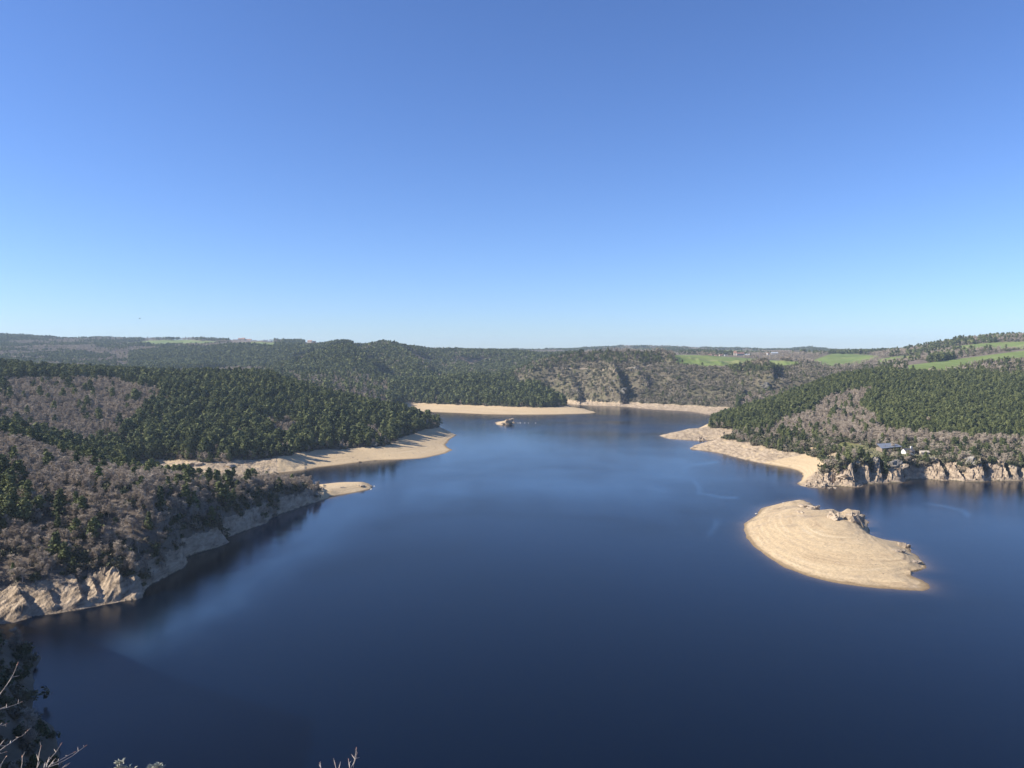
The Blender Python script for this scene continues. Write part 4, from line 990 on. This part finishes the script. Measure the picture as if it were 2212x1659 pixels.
# left beaches
rock(779, 999, (1.9, 1.3, 1.1), M_DARKR, 'boulder', 'smaller of two dark boulders at the left beach waterline', 'boulder', ymin=600, ymax=760, lumps=3)
rock(809.5, 996.5, (2.6, 1.5, 1.2), M_DARKR, 'boulder', 'larger of two dark boulders at the left beach waterline', 'boulder', ymin=600, ymax=760, lumps=3)
rock(781, 1050, (3.6, 2.6, 2.0), M_ROCK, 'rock_outcrop', 'rough crag on the end of the short sandy point', 'rock outcrop', ymin=540, ymax=590, lumps=5)
rock(740, 1054, (3.0, 2.0, 1.0), M_ROCK, 'rock_outcrop', 'low ledge on the middle of the short sandy point', 'rock outcrop', ymin=540, ymax=590)
for xd, yd, lb in ((808.5, 1050.5, 'white stone off the tip of the short sandy point, farther out'), (801, 1057, 'white stone at the front edge of the short sandy point')):
    rock(xd, yd, (1.1, 0.8, 0.6), M_WHITE, 'boulder', lb, 'boulder', water=True, sink=0.1, lumps=2)
rock(420, 1006, (8, 5, 5), M_ROCK, 'rock_outcrop', 'slanting rock wall with a dark gap at the left end of the beach', 'rock outcrop', rz=0.4, ymin=580, ymax=660, lumps=6)
rock(350, 1010, (7, 5, 4.2), M_ROCK, 'rock_outcrop', 'pale sloping slab seen through the trees at the left end of the beach', 'rock outcrop', rz=0.2, ymin=570, ymax=660, lumps=6)
rock(500, 1006, (6, 4, 2.2), M_ROCK, 'rock_outcrop', 'low broken ledge where the left beach turns rocky', 'rock outcrop', ymin=570, ymax=680, lumps=5)
# right shore
rock(1514, 949.5, (2.0, 1.6, 6.2), M_ROCK, 'rock_outcrop', 'upright split pinnacle on the first sand spit at right', 'rock outcrop', ymin=850, ymax=930, lumps=3)
rock(1518.5, 950, (1.6, 1.4, 4.6), M_ROCK, 'rock_outcrop', 'shorter pinnacle right of the split pinnacle on the sand spit', 'rock outcrop', ymin=850, ymax=930, lumps=3)
rock(1508, 950.5, (3.4, 2.2, 1.8), M_ROCK, 'rock_outcrop', 'rubble at the foot of the split pinnacle', 'rock outcrop', ymin=850, ymax=930, lumps=4)
rock(1499, 968, (4.2, 2.5, 2.0), M_ROCK, 'rock_outcrop', 'rough rock nose at the tip of the second spit', 'rock outcrop', ymin=760, ymax=850, lumps=5)
crags = [(1850,1006,7,4,5.5,'squared crag on the left end of the right cliffs'),(1876,1000,5,3.4,5,'narrow crag left of the deep dark cleft'),(1893,994,4,3,4.6,'grey upright stone above the deep dark cleft'),(1926,998,7.5,4.5,4.6,'broad grey topped crag right of the deep dark cleft'),(1944,1004,4.2,3,5,'jagged crag beside the shaded hollow'),
 (1969,996,2,1.4,3.6,'small leaning stone with a black crack on the cliff top'),(2016,993,6.5,3.6,4.2,'grey crag at the head of the long black crack'),(2092,1000,9,5,8.5,'tallest grey crag on the right cliff top'),(2075,1000,5,4,5.5,'left shoulder block of the tallest crag'),(2128,1010,4,3,4.4,'stepped crag right of the tallest crag'),(2152,996,4.2,3,4,'upright crag above the thin crack near the right edge'),(2190,1004,5,3.4,3.6,'crag nearest the right edge of the photo'),(1780,1046,3,2.2,4,'dark cleft block at the waterline left of the cliffs'),(1822,1030,6,4,3,'slabby shelf low on the left cliff')]
for xd, yd, a, b_, c_, lb in crags:
    rock(xd, yd, (a, b_, c_), M_TOPR if 'grey' in lb else M_ROCK, 'rock_outcrop', lb, 'rock outcrop', ymin=560, ymax=720, lumps=6, sink=0.35, tilt=(0, 0.18))
for i in range(22):
    xd = random.choice([random.uniform(1735, 1860), random.uniform(1860, 2200)]); yw = float(np.interp(xd, [1735,1780,1842,1862,1914,1953,1968,1996,2045,2085,2127,2180,2212], [1046,1055,1052.8,1047,1043.5,1040.5,1034,1034,1038.5,1040.4,1041,1039,1036.7]))
    s_ = random.uniform(0.5, 1.5)
    rock(xd, yw - random.uniform(-0.6, 2.0), (s_ * 1.4, s_, s_ * 0.8), M_ROCK, 'boulder', 'fallen tan block at the waterline under the right cliffs', 'boulder', 'fallen blocks under the right cliffs', water=True, lumps=2)
for i in range(26):
    xd = random.uniform(1520, 1720); yd = float(np.interp(xd, [1490,1540,1590,1664,1723], [968,974,986,1002,1013])) - random.uniform(1, 20)
    s_ = random.uniform(0.5, 1.3)
    rock(xd, yd, (s_ * 1.4, s_, s_ * 0.7), M_ROCK, 'boulder', 'pale boulder on the stony second spit below the right scrub', 'boulder', 'boulders on the second spit', ymin=600, ymax=900, lumps=2)
for i in range(18):
    xd = random.uniform(690, 960); yd = float(np.interp(xd, [690,780,860,935,965], [1004,994,988,982,976])) - random.uniform(0, 8)
    s_ = random.uniform(0.4, 0.9)
    rock(xd, yd, (s_ * 1.4, s_, s_ * 0.7), M_ROCK, 'boulder', 'small stone on the long left beach', 'boulder', 'stones on the long left beach', ymin=600, ymax=860, lumps=2)
# gorge crags
for i in range(30):
    xd = random.choice([random.uniform(1180, 1460), random.uniform(1330, 1470), random.uniform(1590, 1680)]); yd = random.uniform(792, 862)
    if xd > 1560: yd = random.uniform(808, 850)
    s = random.uniform(2.5, 6)
    rock(xd, yd, (s * 1.1, s * 0.8, s * 1.25), M_GREYR, 'rock_outcrop', 'grey crag jutting from the brush on the gorge side', 'rock outcrop', 'crags on the gorge side', ymin=1420, ymax=1720, lumps=4)
rock(1344, 846, (13, 15, 15), M_GREYR, 'rock_outcrop', 'largest dark rock buttress falling to the gorge water', 'rock outcrop', ymin=1420, ymax=1600, lumps=6)
rock(1352, 872, (8, 7, 9), M_DARKR, 'rock_outcrop', 'black foot of the dark buttress at the gorge waterline', 'rock outcrop', ymin=1400, ymax=1480, lumps=5)
rock(1255, 842, (9, 8, 9), M_GREYR, 'rock_outcrop', 'dark rock rib above the wood on the far spit', 'rock outcrop', ymin=1420, ymax=1600, lumps=6)
rock(1650, 838, (11, 9, 9), M_GREYR, 'rock_outcrop', 'dark crag on the gorge side above the right wood', 'rock outcrop', ymin=1380, ymax=1620, lumps=6)
for xd, yd, s in ((1118, 795, 9), (1124, 793, 8), (1112, 797, 6)):
    rock(xd, yd, (s * 0.8, s * 0.8, s * 1.4), M_WHITE, 'rock_outcrop', 'white rock face among the trees left of the gorge crest', 'rock outcrop', 'white rock faces left of the gorge crest', ymin=1750, ymax=2300, lumps=3)

# ------------------------------------------------------------------ houses
def box(v, x0, x1, y0, y1, z0, z1):
    o = len(v[0]); v[0].extend([(x0,y0,z0),(x1,y0,z0),(x1,y1,z0),(x0,y1,z0),(x0,y0,z1),(x1,y0,z1),(x1,y1,z1),(x0,y1,z1)])
    v[1].extend([tuple(o + i for i in q) for q in ((0,3,2,1),(4,5,6,7),(0,1,5,4),(1,2,6,5),(2,3,7,6),(3,0,4,7))])
def boxes(*bs):
    v = ([], [])
    for b_ in bs: box(v, *b_)
    return v
def house(name, label, cat, loc, w, d, hw, hr, mw, mr, rz=0.0, group=None, windows=0, door=False, chimney=None, over=0.4):
    e = empty(name, loc, label, cat, group, rz); hw0 = -1.2
    v = boxes((-w/2, w/2, -d/2, d/2, hw0, hw)); n = len(v[0])
    v[0].extend([(-w/2, 0, hw + hr * 0.96), (w/2, 0, hw + hr * 0.96)]); v[1].extend([(4, n, 7), (5, 6, n + 1)])
    mesh_obj('wall', v[0], v[1], mw, e)
    W, DD, t = w/2 + over, d/2 + over, 0.22; zl_ = hw - hr * over / (d/2)
    rv = [(-W,-DD,zl_),(W,-DD,zl_),(W,0,hw+hr),(-W,0,hw+hr),(W,DD,zl_),(-W,DD,zl_)]; rv += [(a, b_, c_ + t) for a, b_, c_ in rv]
    rf = [(3,2,1,0),(5,4,2,3),(6,7,8,9),(9,8,10,11),(0,1,7,6),(5,11,10,4),(1,2,8,7),(2,4,10,8),(0,6,9,3),(3,9,11,5)]
    r = mesh_obj('roof', rv, rf, mr, e)
    for i in range(windows):
        x = -w/2 + w * (i + 0.7) / (windows + 0.4)
        wv = boxes((x-.55, x+.55, -d/2-.06, -d/2+.02, hw*.38, hw*.8)); mesh_obj('window', wv[0], wv[1], M_GLASS, e)
    if door:
        dv = boxes((w*.36-.5, w*.36+.5, -d/2-.07, -d/2+.02, 0, 2.1)); mesh_obj('door', dv[0], dv[1], M_DOOR, e)
    if chimney:
        cx_, cw, ch, cm = chimney
        cv_ = boxes((cx_-cw/2, cx_+cw/2, -cw*.4, cw*.4, hw, hw+hr+ch)); mesh_obj('chimney', cv_[0], cv_[1], cm, r)
    return e
# low house above the right cliffs: long lean-to roof, glazed front
loc = hit(1918, 974, 600, 760)
e = empty('lodge', (loc[0], loc[1], loc[2]), 'low wide house with one big slanting grey blue roof on the lawn', 'house', None, 0.12)
v = boxes((-8.2, 8.6, -4.5, 4.5, -1.5, 2.3)); mesh_obj('wall', v[0], v[1], M_EAVESHADE, e)
rv = [(-9.5,-5.8,1.9),(9.8,-5.6,3.4),(8.2,5.5,5.2),(-7.0,5.5,4.6)]; rv += [(a, b_, c_ + .3) for a, b_, c_ in rv]
mesh_obj('roof', rv, [(3,2,1,0),(4,5,6,7),(0,1,5,4),(1,2,6,5),(2,3,7,6),(3,0,4,7)], M_ROOFG, e)
for x0 in (-6.8, -4.0, 0.6, 3.4):
    v = boxes((x0, x0 + 2.0, -4.58, -4.46, 0.4, 2.0)); mesh_obj('window', v[0], v[1], M_GLASS, e)
v = boxes((-1.4, -.3, -4.6, -4.46, 0, 2.0)); mesh_obj('door', v[0], v[1], M_DOOR, e)
for x0 in (6.6, 8.9): v = boxes((x0, x0 + .25, -5.3, -5.05, -.5, 2.95)); mesh_obj('post', v[0], v[1], M_WALLW, e)
loc = hit(1961, 980.5, 600, 760)
house('cottage', 'white walled cottage with dark roof and tall white chimney on the lawn', 'house', loc, 8.0, 6.0, 2.4, 2.0, M_WALLW, M_ROOFD, 0.15, windows=2, door=True, chimney=(3.2, 1.5, 1.8, M_WALLW))
loc = hit(1996, 981, 600, 760)
house('shed', 'low tan shed right of the white cottage', 'shed', loc, 7.0, 4.0, 1.6, 1.0, M_WALLB, M_WALLB, 0.0, windows=1)
for xd, yd, lb in ((1858, 962, 'small white sign at the left end of the lawn'), (1875.6, 967, 'small white sign beside the left birches of the lodge'), (2026, 982, 'small white sign by the road right of the cottage')):
    loc = hit(xd, yd, 600, 780); e = empty('sign', loc, lb, 'sign')
    v = boxes((-.05, .05, -.05, .05, -.3, 1.2)); mesh_obj('post', v[0], v[1], M_WALLG, e)
    v = boxes((-.55, .55, -.12, -.052, .7, 1.6)); mesh_obj('panel', v[0], v[1], M_WALLW, e)
loc = hit(2053, 984.5, 590, 720)
v = boxes((-8, 8, -.2, .2, -.6, 1.0), (-8.1, 8.1, -.27, .27, 1.0, 1.12)); c = mesh_obj('retaining_wall', v[0], v[1], M_WALLB); c.location = loc; c.rotation_euler = (0, 0, -0.05)
tag(c, 'low pale wall along the road above the right cliffs', 'wall')
# far village on the left skyline
vill = [(509,11,'long pale shed at the left end of the far village',M_WALLG,M_SHEET,22,10,4,2),(519,14,'left orange roofed house of the far village',M_WALLB,M_ROOFO,16,11,5,5),(526,14,'second orange roofed house beside the far village church trees',M_WALLB,M_ROOFO,13,11,6,5),(537,0,'white fronted house with a long orange roof in the far village',M_WALLW,M_ROOFO,26,10,5,4),(549.5,0,'low white shed right of the orange roofs',M_WALLW,M_SHEET,16,9,3.5,1.5),(572,0,'small white shed below the bare skyline trees',M_WALLW,M_SHEET,13,8,3,1.5),(581,0,'pale blue greenhouse below the bare skyline trees',M_SHEET,M_SHEET,18,8,2.5,2),(669.5,0,'beige house with an orange roof at the right of the ridge',M_WALLB,M_ROOFO,17,11,5.5,4),(679,0,'small brown barn between the beige house and the white tank',M_DOOR,M_ROOFD,10,8,4,3),(707,0,'long dark barn at the right end of the ridge',M_WALLG,M_ROOFD,20,9,3.5,2)]
for xd, _, lb, mw, mr, w, d_, hw, hr in vill:
    house('farmhouse', lb, 'house', crest(xd, 2850, 4100), w * 1.12, d_, hw * 1.15, hr * 1.1, mw, mr, random.uniform(-.2, .2), 'buildings on the far left ridge')
vt, ft = tube([(0, 0, -1), (0, 0, 5), (0, 0, 6.2)], [3, 3, 1.2], 14); ft = list(ft) + [tuple(range(28, 42))]
c = mesh_obj('storage_tank', vt, ft, M_WALLW); c.location = crest(691.5, 2850, 4100); tag(c, 'round white storage tank on the far left ridge', 'tank')
# hamlet beyond the gorge fields
ham = [(1495,'tiny white house at the left of the hamlet beyond the field',M_WALLW,M_ROOFO,7,6,4,3),(1533.5,'white gabled house at the left of the hamlet',M_WALLW,M_ROOFO,14,8,4.5,3),(1546,'small stone house in the hamlet beside bare trees',M_WALLB,M_ROOFO,9,7,4,3),(1557,'beige house with a pale orange roof in the hamlet',M_WALLB,M_ROOFO,11,8,4,3),(1568,'bright white house above the hamlet barns',M_WALLW,M_ROOFD,11,8,5,3),(1588,'tall house with a steep orange gable in the hamlet',M_WALLB,M_ROOFO,9,10,8,7),(1598,'largest barn with an orange roof and grey wall',M_WALLG,M_ROOFO,27,12,6,4),(1614,'long pale barn at the right of the hamlet',M_WALLB,M_SHEET,20,10,5,3),(1658.6,'narrow white house alone right of the hamlet',M_WALLW,M_ROOFO,5.5,6,7,3),(1673,'grey farm buildings at the far right of the hamlet',M_WALLG,M_SHEET,22,10,5,3)]
for xd, lb, mw, mr, w, d_, hw, hr in ham:
    house('farmhouse', lb, 'house', at(xd, 2520 if xd > 1580 else 2620), w, d_, hw, hr, mw, mr, random.uniform(-.25, .25), 'buildings of the hamlet beyond the field')
loc = hit(934, 868, 1240, 1400)
v = boxes((-1.6, 1.6, -1.2, 1.2, -.3, 1.8), (-1.8, 1.8, -1.4, 1.4, 1.8, 2.0)); c = mesh_obj('hut', v[0], v[1], M_WALLW); c.location = loc; tag(c, 'tiny white hut at the wood edge above the far spit', 'hut')

# ------------------------------------------------------------------ at the overlook
def npx(x, y, Yd): return np.array([wx(x, Yd), Yd, H - (y - HY) / F * Yd])
def twig_object(name, label, cat, root, strands, Yd, r0, mat=M_DRY):
    e = empty(name, root, label, cat); base_ = np.array(root)
    for i, pts in enumerate(strands):
        P3 = [npx(x, y, Yd + 0.10 * math.sin(i * 2.3) + 0.03 * k) for k, (x, y) in enumerate(pts)]
        st = P3[0]; low = [base_ + (0, 0, -0.05), base_ * 0.5 + st * 0.5 + np.array([0.02 * math.sin(i), 0.03 * math.cos(i * 1.7), -0.06])]
        allp = low + P3; n = len(allp)
        rad = [r0 * (1.5 - 1.05 * k / (n - 1)) for k in range(n)]
        parts = [tube(allp, rad, 6)]
        rs = np.random.default_rng(i + 31)
        for k in range(3, n):
            if rs.random() < 0.75:
                d = rs.normal(0, 1, 3) * 0.010 + (allp[k] - allp[k - 1]) * 0.35
                parts.append(tube([allp[k], allp[k] + d * 0.6, allp[k] + d], [rad[k] * 0.9, rad[k] * 1.2, rad[k] * 0.3], 5))
        V_, F_ = join(parts)
        s = mesh_obj('stem', np.array(V_) - base_, F_, mat, e, smooth=True)
        tip = allp[-1]; dirn = allp[-1] - allp[-2]; dirn /= np.linalg.norm(dirn)
        bv, bf = tube([tip - dirn * .002, tip + dirn * .004, tip + dirn * .011, tip + dirn * .016], [r0 * .5, r0 * 1.15, r0 * .9, r0 * .1], 6)
        mesh_obj('bud', bv - base_, bf, M_BUD, s)
    return e
gz = ground(-1.75, 2.6)
twig_object('bare_shrub', 'bare pale twigs reaching in from the left edge above the dark bank', 'shrub', (wx(-220, 2.6), 2.6, ground(wx(-220, 2.6), 2.6)),
  [[(-30,1540),(0,1499),(9.4,1487),(17,1476),(25,1463),(30,1454),(37,1437)],[(-30,1540),(0,1532),(14,1529),(28,1524),(39,1520),(46,1517)],[(-20,1575),(0,1566),(6,1567.5),(13,1564)],[(-20,1615),(0,1610.5),(14,1611),(22,1606),(31,1599),(40,1593),(48.6,1589),(55,1584),(59,1579)],[(-20,1635),(0,1621),(6,1617),(10,1616)],[(-15,1640),(0,1628),(11,1625)]], 2.6, 0.0014)
twig_object('bare_shrub', 'bare pale twigs fanning up from the bottom edge at lower left', 'shrub', (wx(70, 2.5), 2.5, ground(wx(70, 2.5), 2.5)),
  [[(45,1690),(46,1659),(48,1648),(48,1636)],[(74,1690),(80,1659),(83,1643),(85,1626),(88,1615)],[(82,1690),(95,1659),(100,1650),(110,1637),(121,1625),(130,1610.5)],[(86,1690),(100,1657.5),(113,1650.5),(125,1645),(135,1639),(146,1632.5),(159,1626)],[(88,1690),(105,1657.5),(125,1650),(141,1642),(157,1632.5),(169,1623),(182,1613.7)],[(100,1690),(135,1659),(141,1656),(146.5,1651.6)],[(-5,1690),(2,1655),(6,1645),(12,1636)]], 2.5, 0.0014)
twig_object('bare_shrub', 'small bare twig poking up at the bottom edge left of centre', 'shrub', (wx(745, 2.8), 2.8, ground(wx(745, 2.8), 2.8)),
  [[(752,1690),(758,1659),(762,1651.7),(765,1645),(766,1638.7),(768,1630),(769.4,1619)],[(760,1680),(764,1650),(766.6,1640),(769,1634),(771,1628)],[(750,1690),(755.5,1659),(753.6,1650),(753,1642)],[(730,1690),(725.7,1659),(724.5,1653.6),(724,1649)],[(738,1690),(732,1662),(733,1656)],[(700,1690),(693.5,1659),(692,1652),(691,1648.6)]], 2.8, 0.0012)
def leafy(label, spots, Yd, seed):
    xs = [s[0] for s in spots]; xm = sum(xs) / len(xs); root = (wx(xm, Yd), Yd, ground(wx(xm, Yd), Yd)); b0 = np.array(root); rs = np.random.default_rng(seed)
    e = empty('dry_plant', root, label, 'plant')
    st = [tube([b0 + (0, 0, -.05), (b0 + npx(x, 1685, Yd)) / 2, npx(x, 1685, Yd), npx(x, y, Yd)], [.003, .0025, .002, .0012], 5) for x, y in spots]
    V_, F_ = join(st); mesh_obj('stem', np.array(V_) - b0, F_, M_DRY, e)
    for x, y in spots:
        c = npx(x, y, Yd); vs = []; fs = []
        for k in range(13):
            a = rs.uniform(0, 6.283); d = np.array([math.cos(a), math.sin(a) * 0.7, rs.uniform(0.05, 0.9)]); d /= np.linalg.norm(d); l = rs.uniform(.010, .019)
            sdv = np.cross(d, [0, 0, 1.0]); sdv /= np.linalg.norm(sdv); o = len(vs); mdl = c + d * l * .5 + np.array([0, 0, .002]); nrm = np.cross(sdv, d) * .0009
            vs += [c, mdl - sdv * l * .22 + nrm, c + d * l, mdl + sdv * l * .22 + nrm, mdl - nrm * 2]; fs += [(o, o+1, o+4), (o+1, o+2, o+4), (o+2, o+3, o+4), (o+3, o, o+4)]
        mesh_obj('leaf_rosette', np.array(vs) - b0, fs, M_LEAF, e)
leafy('cluster of pale felted leaf tips at the bottom edge right of the twigs', [(255,1650),(263,1648),(257,1660),(266,1660),(277,1661),(287,1664)], 2.4, 3)
leafy('second smaller pale leaf cluster at the bottom edge', [(327,1661),(336,1659),(343,1655),(349,1662)], 2.4, 4)
# bird
Yb = 260.0; c0 = npx(302, 688, Yb)
vb, fb = tube([(-.26,0,0),(-.16,0,.02),(0,0,.03),(.16,0,.02),(.24,0,.03),(.30,0,.0)], [.02,.06,.085,.07,.05,.012], 8)
bd = mesh_obj('bird', vb, fb, M_BIRD, smooth=True); bd.location = c0; bd.rotation_euler = (0.15, -0.25, 0.3)
tag(bd, 'small dark bird flying in the clear sky over the left hills', 'bird')
for s in (-1, 1):
    wv = [(.10, .05*s, .04),(-.08, .05*s, .04),(-.10,.30*s,.17),(.08,.30*s,.18),(-.10,.58*s,.12),(-.02,.60*s,.12)]; wv += [(a, b_, c_ - .018) for a, b_, c_ in wv]
    mesh_obj('wing', wv, [(0,3,2,1),(3,5,4,2),(6,7,8,9),(9,8,10,11),(0,1,7,6),(1,2,8,7),(2,4,10,8),(4,5,11,10),(5,3,9,11),(3,0,6,9)], M_BIRD, bd)
tv = [(-.24,-.03,.0),(-.24,.03,.0),(-.42,.08,.01),(-.42,-.08,.01)]; tv += [(a, b_, c_ - .012) for a, b_, c_ in tv]
mesh_obj('tail', tv, [(3,2,1,0),(4,5,6,7),(0,1,5,4),(1,2,6,5),(2,3,7,6),(3,0,4,7)], M_BIRD, bd)

# ------------------------------------------------------------------ air, sky, sun, camera
hz = boxes((-6000, 6000, -300, 7000, -12, 215)); hm = D.materials.new('thin_haze'); hm.use_nodes = True
n = hm.node_tree; n.nodes.remove(n.nodes['Principled BSDF'])
pv = n.nodes.new('ShaderNodeVolumePrincipled'); pv.inputs['Density'].default_value = 6.5e-5; pv.inputs['Color'].default_value = (0.66, 0.83, 1.0, 1); pv.inputs['Anisotropy'].default_value = 0.1
lk(n, pv.outputs[0], n.nodes['Material Output'].inputs['Volume'])
hz_o = mesh_obj('haze', hz[0], hz[1], hm); tag(hz_o, 'thin blue air between the lake and the far hills', 'haze', kind='stuff')

EL, AZ = math.radians(33), math.radians(262)      # sun over the left shoulder
W = D.worlds.new('World'); SC.world = W; W.use_nodes = True
n = W.node_tree; bg = n.nodes['Background']
sky = n.nodes.new('ShaderNodeTexSky'); sky.sky_type = 'NISHITA'; sky.sun_disc = False; sky.sun_elevation = EL; sky.sun_rotation = AZ
sky.altitude = 600; sky.air_density = 1.0; sky.dust_density = 0.25; sky.ozone_density = 2.5
wb = mixc(n, 1.0, sky.outputs[0], (0.585, 0.735, 1.07), 'MULTIPLY'); lk(n, wb, bg.inputs['Color']); bg.inputs['Strength'].default_value = 0.089
sl_ = D.lights.new('sun', 'SUN'); sl_.energy = 5.0; sl_.angle = math.radians(0.53); sl_.color = (1.0, 0.93, 0.82)
so = D.objects.new('sun', sl_); COL.objects.link(so)
sdir = Vector((math.sin(AZ) * math.cos(EL), math.cos(AZ) * math.cos(EL), math.sin(EL)))
so.rotation_euler = sdir.to_track_quat('Z', 'Y').to_euler(); so.location = (0, 0, 400)
cam = D.cameras.new('camera'); co_ = D.objects.new('camera', cam); COL.objects.link(co_)
co_.location = (0, 0, H); co_.rotation_euler = (math.radians(90), 0, 0)
cam.sensor_width = 36; cam.lens = 36 * F / 2212; cam.shift_y = -(829.5 - HY) / 2212
cam.clip_start = 0.1; cam.clip_end = 40000
SC.camera = co_
vs_ = SC.view_settings; vs_.view_transform = 'Standard'; vs_.look = 'None'; vs_.exposure = 0.88; vs_.gamma = 1; vs_.use_curve_mapping = False
cy = SC.cycles
cy.max_bounces = 4; cy.diffuse_bounces = 2; cy.glossy_bounces = 2; cy.transmission_bounces = 2; cy.volume_bounces = 0; cy.transparent_max_bounces = 8
cy.caustics_reflective = False; cy.caustics_refractive = False
